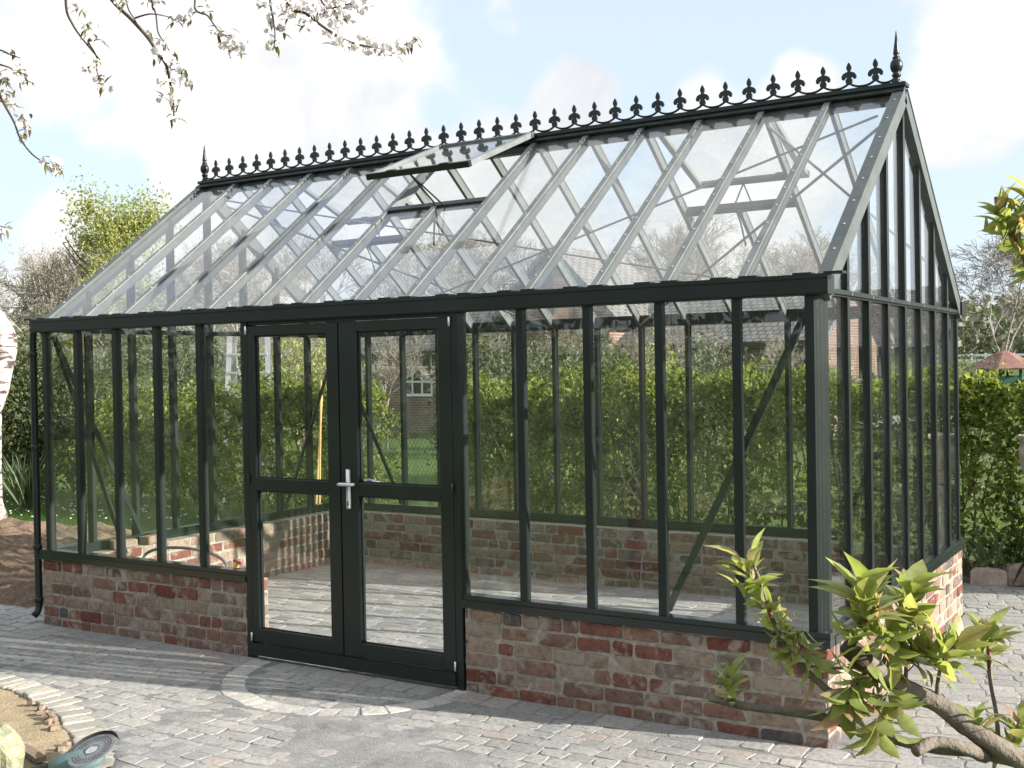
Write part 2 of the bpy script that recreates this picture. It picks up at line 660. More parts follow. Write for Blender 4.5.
def brick_face(mb, o, u, n, length, h, courses=6, first=None):
    o, u, n = V(o), V(u), V(n)
    up = V((0, 0, 1))
    h += .027
    o = o - up * .027
    ch = h / courses
    R = random.uniform
    for c in range(courses):
        x = -R(0, .12) if c % 2 else 0
        while x < length - .02:
            l = R(.205, .27) if random.random() < .7 else R(.10, .14)
            x0, x1 = max(x, 0), min(x + l, length)
            if x1 - x0 > .03:
                a = (x1 - x0) / 2 - R(.004, .009)
                b = ch / 2 - R(.005, .0105)
                mb.pillow(o + u * ((x0 + x1) / 2) + up * (ch * (c + .5) + R(-.003, .003)), u, up, n, a, b, R(.001, .010), .006, .010, .0035, .001, .02)
            x += l


def plinth(x0, x1, y0, y1, faces, z1=ZB):
    m = MB()
    e = .006
    m.mi = 1
    m.box(x0 + e, x1 - e, y0 + e, y1 - e, -.05, z1 - .003)
    m.mi = 0
    if 'f' in faces:
        brick_face(m, (x0, y0 + e, 0), (1, 0, 0), (0, -1, 0), x1 - x0, z1)
    if 'b' in faces:
        brick_face(m, (x1, y1 - e, 0), (-1, 0, 0), (0, 1, 0), x1 - x0, z1)
    if 'r' in faces:
        brick_face(m, (x1 - e, y0, 0), (0, 1, 0), (1, 0, 0), y1 - y0, z1)
    if 'l' in faces:
        brick_face(m, (x0 + e, y1, 0), (0, -1, 0), (-1, 0, 0), y1 - y0, z1)
    return m.build('plinth_wall', [MT['brick'], MT['mortar']], gh)


DX0, DX1 = -3.79, -2.085
plinth(-L - .02, DX0, -.02, .18, 'fbrl')
plinth(DX1, .02, -.02, .18, 'fbrl')
plinth(-L - .02, -L + .18, .18, W - .18, 'rl')
plinth(-.18, .02, .18, W - .18, 'rl')
plinth(-L - .02, .02, W - .18, W + .02, 'fbrl')

# sills
for x0, x1 in ((-L - .035, DX0), (DX1, .035)):
    m = MB()
    m.box(x0, x1, -.038, .05, ZB, .527)
    m.box(x0 + .002, x1 - .002, -.026, .052, .527, ZS)
    m.build('sill', MT['sill'], gh)
m = MB()
m.box(-.05, .038, .052, W + .035, ZB, .527)
m.box(-.052, .026, .054, W + .033, .527, ZS)
m.build('sill', MT['sill'], gh)
m = MB()
m.box(-L - .038, -L + .05, .052, W + .035, ZB, .527)
m.box(-L - .026, -L + .052, .054, W + .033, .527, ZS)
m.build('sill', MT['sill'], gh)
m = MB()
m.box(-L + .052, -.054, W - .05, W + .038, ZB, .527)
m.box(-L + .054, -.056, W - .052, W + .026, .527, ZS)
m.build('sill', MT['sill'], gh)

# corner posts (chamfered outer edge)
for sx, cx in ((1, 0), (-1, -L)):
    for sy, cy in ((-1, 0), (1, W)):
        pr = [(-.075, .012), (-.030, .012), (.014, -.032), (.014, -.075), (-.03, -.075), (-.075, -.03)]
        pts = [V((cx + sx * a, cy + sy * b, ZS)) for a, b in pr]
        m = MB()
        m.prism(pts, (0, 0, ZG0 - ZS + .002))
        m.build('corner_post', MT['metal'], gh)

# gutters
m = MB()
m.box(-L - .05, .05, -.05, .06, ZG0, ZG1 - .004)
m.box(-L - .052, .052, -.058, -.048, ZG0 + .006, ZG0 + .03)
m.box(-L - .052, .052, -.058, -.046, ZG1 - .02, ZG1)
for k in range(NB + 1):
    x = -L + k * B
    for s in (-1, 1):
        m.box(x + s * .075 - .045, x + s * .075 + .045, -.052, .02, ZG1 - .003, ZG1 + .009)
m.build('gutter', MT['metal'], gh)
m = MB()
m.box(-L - .05, .05, W - .06, W + .05, ZG0, ZG1 - .004)
m.box(-L - .052, .052, W + .046, W + .058, ZG1 - .02, ZG1)
m.build('gutter', MT['metal'], gh)


def bar_y(x, y, s, z0, z1):
    "vertical glazing bar in a wall parallel to X; s = outward sign in y"
    m = MB()
    m.box(x - .016, x + .016, min(y - s * .034, y + s * .01), max(y - s * .034, y + s * .01), z0, z1)
    m.box(x - .022, x + .022, min(y + s * .01, y + s * .02), max(y + s * .01, y + s * .02), z0 + .001, z1 - .001)
    return m.build('glazing_bar', MT['metal'], gh)


def pane(vs, n, mat, name='glass_pane', parent=None, th=.004):
    m = MB()
    nn_ = V(n).normalized()
    vs = [V(p) + nn_ * (t_ * s_) for p, s_, t_ in zip(vs, (1, -1, 1, -1), [random.uniform(-.0008, .0008)] * 4)]
    ax_, ay_ = random.uniform(-.0015, .0015), random.uniform(-.0015, .0015)
    vs = [p + nn_ * o_ for p, o_ in zip(vs, (-ax_ - ay_, ax_ - ay_, ax_ + ay_, -ax_ + ay_))]
    m.prism(vs, nn_ * th)
    return m.build(name, mat, parent or gh)


front_k = [1, 2, 3, 4, 10, 11, 12, 13]
for k in front_k:
    bar_y(-L + k * B, 0, -1, ZS, ZG0)
for k in range(NB):
    if 5 <= k < 9:
        continue
    x0, x1 = -L + k * B + .012, -L + (k + 1) * B - .012
    pane([(x0, .004, ZS - .01), (x1, .004, ZS - .01), (x1, .004, ZG0 + .01), (x0, .004, ZG0 + .01)], (0, -1, 0), MT['glass'])
for k in range(1, NB):
    bar_y(-L + k * B, W, 1, ZS, ZG0)
for k in range(NB):
    x0, x1 = -L + k * B + .012, -L + (k + 1) * B - .012
    pane([(x1, W, ZS - .01), (x0, W, ZS - .01), (x0, W, ZG0 + .01), (x1, W, ZG0 + .01)], (0, 1, 0), MT['glass'])

# gables
ZE0, ZE1 = 2.18, 2.216
for s, gx in ((1, 0.0), (-1, -L)):
    def X(a):
        return gx + s * a
    def bx(m, a0, a1, y0, y1, z0, z1):
        m.box(min(X(a0), X(a1)), max(X(a0), X(a1)), y0, y1, z0, z1)
    m = MB()
    bx(m, -.05, .022, .06, W - .06, ZE0, ZE1)
    bx(m, .022, .034, .0, W - .0, ZE0 + .010, ZE1 - .006)
    m.build('eave_rail', MT['metal'], gh)
    for j in range(1, 8):
        y = j * B
        m = MB()
        bx(m, -.04, .01, y - .016, y + .016, ZS, ZE0)
        bx(m, .01, .02, y - .022, y + .022, ZS + .001, ZE0 - .001)
        zt = zr(y) - .03
        bx(m, -.04, .01, y - .016, y + .016, ZE1, zt)
        bx(m, .01, .02, y - .022, y + .022, ZE1 + .001, zt)
        m.mi = 1
        bx(m, .02, .026, y - .008, y + .008, ZE1 + .03, ZE1 + .046)
        bx(m, .034, .039, y - .008, y + .008, ZE0 + .012, ZE0 + .026)
        m.build('glazing_bar', [MT['metal'], MT['steel']], gh)
    for j in range(8):
        y0, y1 = j * B + .012, (j + 1) * B - .012
        a, b = (y0, y1) if s > 0 else (y1, y0)
        pane([(X(-.002), a, ZS - .01), (X(-.002), b, ZS - .01), (X(-.002), b, ZE0 + .01), (X(-.002), a, ZE0 + .01)], (s, 0, 0), MT['glass'])
        za, zb = zr(a) - .02, zr(b) - .02
        if j == 0 or j == 7:
            lo = y0 + .06 if j == 0 else y0
            hi = y1 if j == 0 else y1 - .06
            a, b = (lo, hi) if s > 0 else (hi, lo)
            za, zb = zr(a) - .02, zr(b) - .02
        pane([(X(-.002), a, ZE1 - .01), (X(-.002), b, ZE1 - .01), (X(-.002), b, max(zb, ZE1)), (X(-.002), a, max(za, ZE1))], (s, 0, 0), MT['glass'])
    # verge rafters
    for sy in (-1, 1):
        ye = YR + sy * (YR + .01)
        m = MB()
        nn = sl_n if sy < 0 else sl_b
        p = V((X(.008), ye, zr(ye))) - nn * .035
        q = V((X(.008), YR + sy * .02, zr(YR + sy * .02))) - nn * .035
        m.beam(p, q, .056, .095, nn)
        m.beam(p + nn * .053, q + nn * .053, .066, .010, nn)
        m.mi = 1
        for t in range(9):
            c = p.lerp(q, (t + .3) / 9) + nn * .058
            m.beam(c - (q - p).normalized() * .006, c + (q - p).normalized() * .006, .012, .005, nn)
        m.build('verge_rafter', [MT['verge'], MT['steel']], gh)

# rafters
VENT_F = [(6, 8)]
VENT_B = [(2, 4), (10, 12)]
VY = .68


def mid_vent(k, sy):
    return any(a < k < b for a, b in (VENT_F if sy < 0 else VENT_B))


for k in range(1, NB):
    for sy in (-1, 1):
        nn = sl_n if sy < 0 else sl_b
        x = -L + k * B
        ye = YR + sy * (YR + .0)
        yt = YR + sy * (VY + .0 if mid_vent(k, sy) else .03)
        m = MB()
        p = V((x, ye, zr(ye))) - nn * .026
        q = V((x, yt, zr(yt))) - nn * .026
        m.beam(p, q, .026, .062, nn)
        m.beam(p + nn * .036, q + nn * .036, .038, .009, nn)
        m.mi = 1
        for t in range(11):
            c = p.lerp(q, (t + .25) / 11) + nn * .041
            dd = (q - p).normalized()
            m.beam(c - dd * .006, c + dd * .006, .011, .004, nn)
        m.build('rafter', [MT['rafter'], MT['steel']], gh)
for k in range(NB):
    for sy in (-1, 1):
        nn = sl_n if sy < 0 else sl_b
        x0, x1 = -L + k * B + .010, -L + (k + 1) * B - .010
        inv = any(a <= k < b for a, b in (VENT_F if sy < 0 else VENT_B))
        ye = YR + sy * (YR + .0)
        yt = YR + sy * (VY if inv else .02)
        q4 = [V((x0, ye, zr(ye))), V((x1, ye, zr(ye))), V((x1, yt, zr(yt))), V((x0, yt, zr(yt)))]
        if sy > 0:
            q4.reverse()
        pane(q4, nn, MT['roofglass'], 'roof_pane')

# ridge
m = MB()
m.box(-L - .03, .03, YR - .035, YR + .035, 3.40, 3.50)
m.box(-L - .045, .045, YR - .05, YR + .05, 3.50, 3.522)
m.beam((-L - .04, YR - .06, 3.475), (.04, YR - .06, 3.475), .05, .012, sl_n)
m.build('ridge_beam', MT['metal'], gh)

# cresting
m = MB()
m.box(-L - .03, .03, YR - .010, YR + .010, 3.522, 3.534)
FX = [-.142 - i * .1602 for i in range(36)]
ends = [-.02] + FX + [-5.88]
for i in range(len(ends) - 1):
    a, b = ends[i], ends[i + 1]
    pts = []
    for t in range(9):
        f = t / 8
        z = 3.541 + .028 * (abs(2 * f - 1) ** 2.4)
        pts.append((a + (b - a) * f, YR, z))
    m.tube(pts, .0075, 6)
crest = m.build('ridge_cresting', MT['metal'], gh)
half = [(.010, .026), (.017, .040), (.017, .056), (.010, .066), (.016, .072), (.025, .058), (.036, .060), (.039, .076), (.031, .093), (.016, .101),
        (.008, .103), (.007, .109), (.012, .119), (.013, .130), (.008, .146), (.0, .160)]
half = [(a * 1.18, b * 1.03) for a, b in half]
out = half + [(-x, z) for x, z in reversed(half[:-1])]
for x in FX:
    m = MB()
    m.prism([(x + a, YR - .007, 3.532 + b) for a, b in out], (0, .014, 0))
    m.build('fleur', MT['metal'], crest)
for x in (-.018, -5.885):
    m = MB()
    m.lathe([(.026, 0), (.028, .02), (.02, .026), (.02, .045), (.027, .05), (.027, .062), (.018, .068), (.03, .082), (.038, .105), (.036, .13), (.026, .148), (.019, .153), (.024, .158),
             (.022, .166), (.012, .172), (.019, .182), (.018, .195), (.011, .25), (.002, .322)], 16, (x, YR, 3.52))
    m.build('finial', MT['metal'], gh, True)

# roof vents
for sy, lst in ((-1, VENT_F), (1, VENT_B)):
    for a, b in lst:
        x0, x1 = -L + a * B, -L + b * B
        nn = sl_n if sy < 0 else sl_b
        yb = YR + sy * VY
        m = MB()
        m.beam((x0 + .014, yb, zr(yb) - .01), (x1 - .014, yb, zr(yb) - .01), .05, .05, nn)
        m.build('vent_transom', MT['metal'], gh)
        hinge = V((0, YR + sy * .05, 3.520))
        an = radians(21.3)
        d = V((0, sy * cos(an), -sin(an)))
        nv = V((0, sy * sin(an), cos(an)))
        LV = .90
        root = MB()
        p0, p1 = hinge, hinge + d * LV
        for xx in (x0 + .02, x1 - .02):
            root.beam((xx, p0.y, p0.z), (xx, p1.y, p1.z), .042, .036, nv)
        root.beam((x0 + .042, p0.y, p0.z) , (x1 - .042, p0.y, p0.z), .04, .034, nv)
        vf = root.build('roof_vent', MT['rafter'], gh)
        m = MB()
        e = hinge + d * (LV + .012)
        m.beam((x0 - .005, e.y, e.z), (x1 + .005, e.y, e.z), .034, .042, nv)
        for xx in (x0 + .2, x1 - .2):
            m.beam((xx - .035, e.y, e.z + .022), (xx + .035, e.y, e.z + .022), .03, .012, nv)
        m.build('bottom_rail', MT['metal'], vf)
        a4 = [V((x0 + .03, p0.y, p0.z)), V((x0 + .03, e.y, e.z)), V((x1 - .03, e.y, e.z)), V((x1 - .03, p0.y, p0.z))]
        if sy > 0:
            a4.reverse()
        pane(a4, nv, MT['roofglass'], 'vent_pane', vf)
        m = MB()
        xm = (x0 + x1) / 2 - .06
        m.tube([(xm, e.y, e.z - .02), (xm + .03, yb - sy * .05, zr(yb) + .0), (xm + .05, yb + sy * .02, zr(yb) - .12), (xm + .07, yb + sy * .06, zr(yb) - .28)], .007, 6)
        m.tube([(xm, e.y, e.z - .02), (xm + .16, yb, zr(yb) - .04)], .006, 6)
        m.build('opener_arm', MT['metal'], vf)

# wind braces
def rod(p, q, r=.008, name='wind_brace', mat='rafter'):
    m = MB()
    m.tube([p, q], r, 6)
    m.build(name, MT[mat], gh)


def rb(x, y):
    return V((x, y, zr(y) - .075))


rod(rb(-.15, 1.75), rb(-L + .05, 3.30))
rod(rb(-L + .15, 1.76), rb(-.05, 3.31))
rod(rb(-.12, 1.80), rb(-2.5, 3.30), .010)
rod(rb(-L + .12, 1.82), rb(-L + 2.5, 3.29), .010)
rod(rb(-.84, 1.72), rb(-.06, 2.9), .009)
for p, q in (((-.07, .075, 2.15), (-.85, .075, .57)), ((-L + .05, .075, 2.15), (-L + .80, .075, .57)),
             ((-L + .06, W - .075, 2.15), (-L + .85, W - .075, .57)), ((-.06, W - .075, 2.15), (-.85, W - .075, .57))):
    m = MB()
    m.beam(p, q, .012, .036, (0, 1, 0)) if False else m.beam(p, q, .038, .010, (0, 1, 0))
    m.build('wall_brace', MT['metal'], gh)
for x in (-L + .075, -.075):
    for p, q in (((x, .06, 2.15), (x, .84, .57)), ((x, W - .06, 2.15), (x, W - .84, .57))):
        m = MB()
        m.beam(p, q, .034, .010, (1, 0, 0))
        m.build('wall_brace', MT['metal'], gh)

# door
m = MB()
m.box(DX0 + .002, DX0 + .05, -.03, .06, .0, ZG0)
m.box(DX1 - .05, DX1 - .002, -.03, .06, .0, ZG0)
m.box(DX0 + .05, DX1 - .05, -.02, .06, 2.160, ZG0 + .001)
m.build('door_frame', MT['metal'], gh)
m = MB()
m.box(DX0 + .0505, DX1 - .0505, -.045, .03, .022, .10)
m.build('threshold', MT['metal'], gh)


def leafdoor(x0, x1, gx0, gx1, handle=False):
    m = MB()
    y0, y1 = -.035, .02
    z0, z1 = .108, 2.155
    m.bbox(x0, gx0, y0, y1, z0, z1, .004)
    m.bbox(gx1, x1, y0, y1, z0, z1, .004)
    m.bbox(gx0 - .002, gx1 + .002, y0 + .001, y1 - .001, z0 + .001, .195, .003)
    m.bbox(gx0 - .002, gx1 + .002, y0 + .001, y1 - .001, 1.09, 1.172, .003)
    m.bbox(gx0 - .002, gx1 + .002, y0 + .001, y1 - .001, 2.09, z1 - .001, .003)
    d = m.build('door', MT['metal'], gh)
    for a, b in ((.195, 1.09), (1.172, 2.09)):
        pane([(gx0 - .005, -.004, a - .005), (gx1 + .005, -.004, a - .005), (gx1 + .005, -.004, b + .005), (gx0 - .005, -.004, b + .005)], (0, -1, 0), MT['glass'], 'door_pane', d)
        m = MB()
        for u0, u1, w0, w1 in ((gx0, gx0 + .008, a, b), (gx1 - .008, gx1, a, b), (gx0 + .008, gx1 - .008, a, a + .008), (gx0 + .008, gx1 - .008, b - .008, b)):
            m.box(u0, u1, -.012, -.0085, w0, w1)
        m.build('glazing_seal', MT['seal'], d)
    return d


d1 = leafdoor(DX0 + .053, -2.978, -3.675, -3.07)
d2 = leafdoor(-2.968, DX1 - .053, -2.832, -2.225)
for x_, d_ in ((DX0 + .052, 0), (DX1 - .052, 1)):
    for z_ in (.112, 2.10, 1.14):
        m = MB()
        m.lathe([(.007, 0), (.008, .004), (.008, .05), (.006, .056)], 8, (x_, -.041, z_))
        m.build('hinge', MT['steel' if z_ != 1.14 else 'metal'], d2 if d_ else d1, True)
hx = -2.905
m = MB()
m.bbox(hx - .019, hx + .019, -.046, -.0352, 1.01, 1.255, .006)
m.tube([(hx, -.045, 1.165), (hx, -.085, 1.165)], .011, 10)
m.tube([(hx - .045, -.088, 1.163), (hx - .02, -.09, 1.165), (hx + .06, -.09, 1.166), (hx + .085, -.086, 1.166)], [.009, .013, .012, .009], 10)
m.build('handle', MT['handle'], d2, True)
m = MB()
m.bbox(hx - .019, hx + .019, .0202, .031, 1.01, 1.255, .006)
m.tube([(hx, .03, 1.165), (hx, .075, 1.165)], .011, 10)
m.tube([(hx - .01, .075, 1.168), (hx + .06, .078, 1.176), (hx + .15, .072, 1.168)], [.012, .012, .008], 10)
m.build('handle', MT['handle'], d2, True)
m = MB()
m.box(hx - .004, hx + .004, -.0475, -.0462, 1.035, 1.06)
m.build('keyhole', MT['seal'], d2)

# downpipe at the left front corner
m = MB()
px, py = -L - .085, -.005
m.tube([(px + .05, py, ZG0 + .03), (px + .01, py, ZG0 + .0), (px, py, ZG0 - .05), (px, py, .12), (px - .003, py - .012, .08), (px - .012, py - .04, .05)], .026, 10)
for z in (.55, 1.3, .15, 2.0):
    m.lathe([(.031, 0), (.034, .01), (.034, .03), (.031, .04)], 10, (px, py, z))
m.build('downpipe', MT['metal'], gh, True)

# ------------------------------------------------------------------ ground
def grid(x0, x1, y0, y1, nx, ny, fz):
    m = MB()
    vs = []
    for j in range(ny + 1):
        for i in range(nx + 1):
            x = x0 + (x1 - x0) * i / nx
            y = y0 + (y1 - y0) * j / ny
            vs.append((x, y, fz(x, y)))
    fs = [(j * (nx + 1) + i, j * (nx + 1) + i + 1, (j + 1) * (nx + 1) + i + 1, (j + 1) * (nx + 1) + i) for j in range(ny) for i in range(nx)]
    m.add(vs, fs)
    return m


def nz(x, y, s=1.0, o=0):
    return mnoise.noise(V((x * s, y * s, o)))


def hill(x, y):
    d = sqrt(x * x + y * y)
    a = math.atan2(x, y)
    t = max(0, min(1, (d - 150) / 130))
    t2 = max(0, min(1, (d - 62) / 60))
    return -.06 + 1.7 * t2 * t2 * (3 - 2 * t2) + 10 * t * t * (3 - 2 * t) * (.75 + .25 * sin(a * 5 + 1))


m = MB()
rings = [0.0, 8, 20, 45, 62, 75, 90, 105, 120, 150, 175, 200, 230, 260, 300, 420, 700, 1200]
na = 96
vs = [(0, 0, -.06)]
for r in rings[1:]:
    for k in range(na):
        x, y = r * cos(2 * pi * k / na), r * sin(2 * pi * k / na)
        vs.append((x, y, hill(x, y)))
fs = [(0, 1 + k, 1 + (k + 1) % na) for k in range(na)]
for i in range(len(rings) - 2):
    for k in range(na):
        a, b = 1 + i * na + k, 1 + i * na + (k + 1) % na
        fs.append((a, a + na, b + na, b))
m.add(vs, fs)
tag(m.build('ground', MT['grass'], smooth=True), kind='structure')

KERB = [V(p + (0,)) for p in ((-6.6, -.55), (-5.6, -.90), (-4.85, -1.13), (-4.35, -1.19), (-3.93, -1.31), (-3.58, -1.47), (-3.34, -1.59), (-3.12, -1.74), (-2.93, -1.93), (-2.8, -2.2), (-2.74, -2.9))]


def kside(x, y):
    "signed distance to the kerb line, positive on the paved side"
    best, sg = 1e9, 1
    p = V((x, y, 0))
    for a, b in zip(KERB, KERB[1:]):
        d = b - a
        t = max(0, min(1, (p - a).dot(d) / d.length_squared))
        q = a + d * t
        ds = (p - q).length
        if ds < best:
            best = ds
            sg = 1 if d.x * (y - a.y) - d.y * (x - a.x) > 0 else -1
    return best * sg


FC = V((-2.85, -.0, 0))
FR = .86


def paved(x, y):
    if kside(x, y) < .10:
        return False
    if y > 3.42 and x > -.5:
        return y < 4.55
    if x < -L - .02:
        return y < .30 + .12 * nz(x, y, 1.3) and x > -7.6
    if x > .02:
        return y < 4.55
    return y < -.02


def arcfree(x, y):
    r = abs((V((x, y, 0)) - FC).length - (FR - .085))
    return max(0, min(1, (r - .09) / .12)) if y < 0 else 0


def gritz(x, y):
    "height of the swept grit: piles in the middle of the forecourt"
    g = nz(x, y, 1.1, 3.1) * .6 + nz(x, y, 3.3, 1.7) * .35 + nz(x, y, 9, .3) * .2
    c = 1 - min(1, (abs(x + 2.9) / 2.3) ** 2 + (abs(y + 1.05) / .72) ** 2)
    return -.003 + .018 * max(0, g + .22) * max(0, c) ** .6 * arcfree(x, y) + (.003 * nz(x, y, 14, 7))


m = grid(-7.8, 2.6, -3.2, .3, 260, 90, lambda x, y: gritz(x, y) if kside(x, y) > .06 else -.055)
tag(m.build('forecourt_bedding', MT['grit'], smooth=True), kind='structure')
m = grid(-.5, 2.6, 3.40, 4.6, 40, 20, lambda x, y: -.0035 + .002 * nz(x, y, 9))
tag(m.build('path_bedding', MT['grit'], smooth=True), kind='structure')
m = grid(.03, 2.6, .301, 3.40, 30, 40, lambda x, y: -.0025 + .002 * nz(x, y, 9))
tag(m.build('path_bedding', MT['grit'], smooth=True), kind='structure')
m = grid(-L + .17, -.17, .17, W - .17, 60, 40, lambda x, y: -.0025 + .002 * nz(x, y, 9))
tag(m.build('floor_bedding', MT['grit'], smooth=True), kind='structure')


def setts(mb, x0, x1, y0, y1, sx, sy, ang, ok, wob=.03, hz=.0014):
    R = random.uniform
    c, s = cos(ang), sin(ang)
    u, v, n = V((c, s, 0)), V((-s, c, 0)), V((0, 0, 1))
    cx, cy = (x0 + x1) / 2, (y0 + y1) / 2
    D = sqrt((x1 - x0) ** 2 + (y1 - y0) ** 2) / 2
    r = 0
    y = -D
    while y < D:
        h = sy * R(.88, 1.12)
        x = -D - R(0, sx)
        while x < D:
            l = sx * R(.75, 1.3)
            px, py = x + l / 2, y + h / 2 + wob * sin((x + r * .1) * 2.1)
            wx, wy = cx + c * px - s * py, cy + s * px + c * py
            if x0 < wx < x1 and y0 < wy < y1 and ok(wx, wy):
                mb.pillow(V((wx, wy, 0)), u, v, n, l / 2 - R(.002, .006), h / 2 - R(.002, .006), R(-hz, hz), .0018, .016, .010, .001, .04, .010)
            x += l
        y += h
        r += 1


def in_fan(x, y, r=FR + .01):
    return (V((x, y, 0)) - FC).length < r and y < .0


m = MB()
setts(m, -7.7, 2.2, -3.1, -.20, .135, .112, radians(2), lambda x, y: paved(x, y) and not in_fan(x, y, FR + .05) and y < -.22 and x < .15)
setts(m, -.5, 2.3, -3.1, 4.5, .15, .115, radians(14), lambda x, y: paved(x, y) and ((x > .15 or y > -.2) and x > .1 or y > 3.46))
setts(m, -7.7, -5.97, -.22, .6, .15, .12, radians(2), lambda x, y: paved(x, y) and y > -.21)
setts(m, -3.75, -2.0, -.9, -.0, .12, .09, radians(2), lambda x, y: in_fan(x, y, FR - .20) and y < -.24)
# header course along the wall and door
x = -5.95
while x < .1:
    l = random.uniform(.15, .23)
    if not (in_fan(x + l / 2, -.12, FR) and not in_fan(x + l / 2, -.12, FR - .18)):
        m.pillow(V((x + l / 2, -.115, 0)), V((1, 0, 0)), V((0, 1, 0)), V((0, 0, 1)), l / 2 - .005, .088, random.uniform(-.002, .002), .0045, .014, .009, .001, .04)
    x += l
tag(m.build('cobbled_forecourt', MT['cobble']), kind='structure')
m = MB()
k = 0
ang = pi + .06
while ang < 2 * pi - .03:
    l = random.uniform(.12, .16) / FR
    a = ang + l / 2
    rr = FR - .085
    c = FC + V((cos(a), sin(a), 0)) * rr
    m.pillow(c, V((-sin(a), cos(a), 0)), V((cos(a), sin(a), 0)), V((0, 0, 1)), l * FR / 2 - .007, .072, random.uniform(-.001, .002), .005, .016, .010, .001, .04)
    ang += l
tag(m.build('pale_sett_arc', MT['palecobble']), kind='structure')
m = MB()
setts(m, -L + .19, -.19, .19, W - .19, .21, .10, radians(-4), lambda x, y: True, .02, .002)
tag(m.build('greenhouse_floor', MT['floor']), kind='structure')
# curved kerb row: long setts set on edge across the line
m = MB()
for a, b in zip(KERB, KERB[1:]):
    d = (b - a)
    n = max(1, int(d.length / .10))
    u = d.normalized()
    v = V((-u.y, u.x, 0))
    for i in range(n):
        c = a + d * ((i + .5) / n)
        m.pillow(c, u, v, V((0, 0, 1)), d.length / n / 2 - .004, random.uniform(.085, .105), random.uniform(-.004, .005), .005, .014, .008, .002, .06)
tag(m.build('kerb_row', MT['kerb']), kind='structure')


def sandz(x, y):
    k = kside(x, y)
    if k > -.06:
        return -.05
    return -.012 + .016 * nz(x, y, 2, 4) + .012 * nz(x, y, 8, 2) + .009 * nz(x, y, 24)


m = grid(-7.8, -2.9, -3.4, -.5, 150, 100, sandz)
tag(m.build('sand_bed', MT['sand'], smooth=True), kind='structure')


def soilz(x, y):
    e = min(1, max(0, (x + 13.5) / 1.0), max(0, (-6.15 - x) / .4), max(0, (y - .25 - .12 * nz(x, y, 1.3)) / .3), max(0, (4.0 - y) / .5))
    return -.07 + e * (.10 + .10 * nz(x, y, 1.5, 9) + .06 * nz(x, y, 5) + .035 * nz(x, y, 14, 2))


m = grid(-13.5, -6.1, .15, 4.1, 190, 110, soilz)
tag(m.build('soil_bed', MT['soil'], smooth=True), kind='structure')
# bed of bare earth behind the path at the right
m = grid(-.6, 3.2, 4.56, 5.6, 60, 24, lambda x, y: -.03 + .05 * nz(x, y, 4) + .03 * nz(x, y, 13) + max(0, y - 4.7) * .05)
tag(m.build('hedge_bed', MT['soil'], smooth=True), kind='structure')
# pale road to the right (seen mirrored in the gable glass)
m = MB()
m.add([(2, 30, -.02), (80, 22, -.02), (80, 27, -.02), (2, 36, -.02)], [(0, 1, 2, 3)])
tag(m.build('road', MT['road']), kind='structure')

# broken brick along the kerb
prev = None
for i in range(16):
    t = random.uniform(.35, .82)
    q = t * (len(KERB) - 1)
    a, b = KERB[int(q)], KERB[min(int(q) + 1, len(KERB) - 1)]
    c = a.lerp(b, q % 1)
    d = (b - a).normalized()
    nrm = V((d.y, -d.x, 0))
    c = c + nrm * random.uniform(.12, .17)
    m = MB()
    s = random.uniform(.014, .028)
    m.pillow(V((0, 0, 0)), V((1, 0, 0)), V((0, 1, 0)), V((0, 0, 1)), s, s * .7, s * .7, s * .3, s * .3, s * .25, s * .1, s * .3)
    o = m.build('brick_fragment', MT['brick'])
    o.location = (c.x, c.y, sandz(c.x, c.y) + .012)
    o.rotation_euler = (random.uniform(-.3, .3), random.uniform(-.3, .3), random.uniform(0, 6))
    tag(o, 'small red brick fragment lying in the sand along the curved kerb', 'rubble', 'brick fragments along the kerb')

# ------------------------------------------------------------------ foliage helpers
rnd = random.Random(11)


def foliage_box(mb, x0, x1, y0, y1, z0, z1, n, size, edge=.75, lump=.18, sd=0):
    for _ in range(n):
        x, y, z = rnd.uniform(x0, x1), rnd.uniform(y0, y1), rnd.uniform(z0, z1)
        if rnd.random() < edge:
            w = rnd.random()
            if w < .45:
                y = y0 + abs(rnd.gauss(0, .12))
            elif w < .75:
                z = z1 - abs(rnd.gauss(0, .12))
            elif w < .85:
                x = x1 - abs(rnd.gauss(0, .12))
            else:
                y = y1 - abs(rnd.gauss(0, .12))
        g = mnoise.noise(V((x * 1.6, z * 1.6, y * 1.6 + sd)))
        g2 = mnoise.noise(V((x * 5, z * 5, y * 5 + sd)))
        if g2 < (-.25 if z > z1 - .45 else -.08):
            continue
        y += (g * lump * (1 if y > (y0 + y1) / 2 else -1)) + g2 * .06
        z += (mnoise.noise(V((x * 2.2, y * 2, sd + 5))) * lump * (z - z0) / (z1 - z0))
        mb.quadleaf((x, y, z), size * rnd.uniform(.6, 1.3), rnd)


def foliage_ball(mb, c, rx, ry, rz, n, size, shell=.6, sd=0):
    c = V(c)
    for _ in range(n):
        d = V((rnd.gauss(0, 1), rnd.gauss(0, 1), rnd.gauss(0, 1))).normalized()
        r = rnd.uniform(shell, 1) if rnd.random() < .75 else rnd.uniform(.2, 1)
        g = 1 + .35 * mnoise.noise(d * 2.2 + V((sd, 0, 0))) + .2 * mnoise.noise(d * 5 + V((0, sd, 0)))
        if mnoise.noise(d * 6 + V((0, 0, sd))) < -.3:
            continue
        p = c + V((d.x * rx, d.y * ry, d.z * rz)) * r * g
        if p.z < .02:
            continue
        mb.quadleaf(p, size * rnd.uniform(.6, 1.3), rnd)


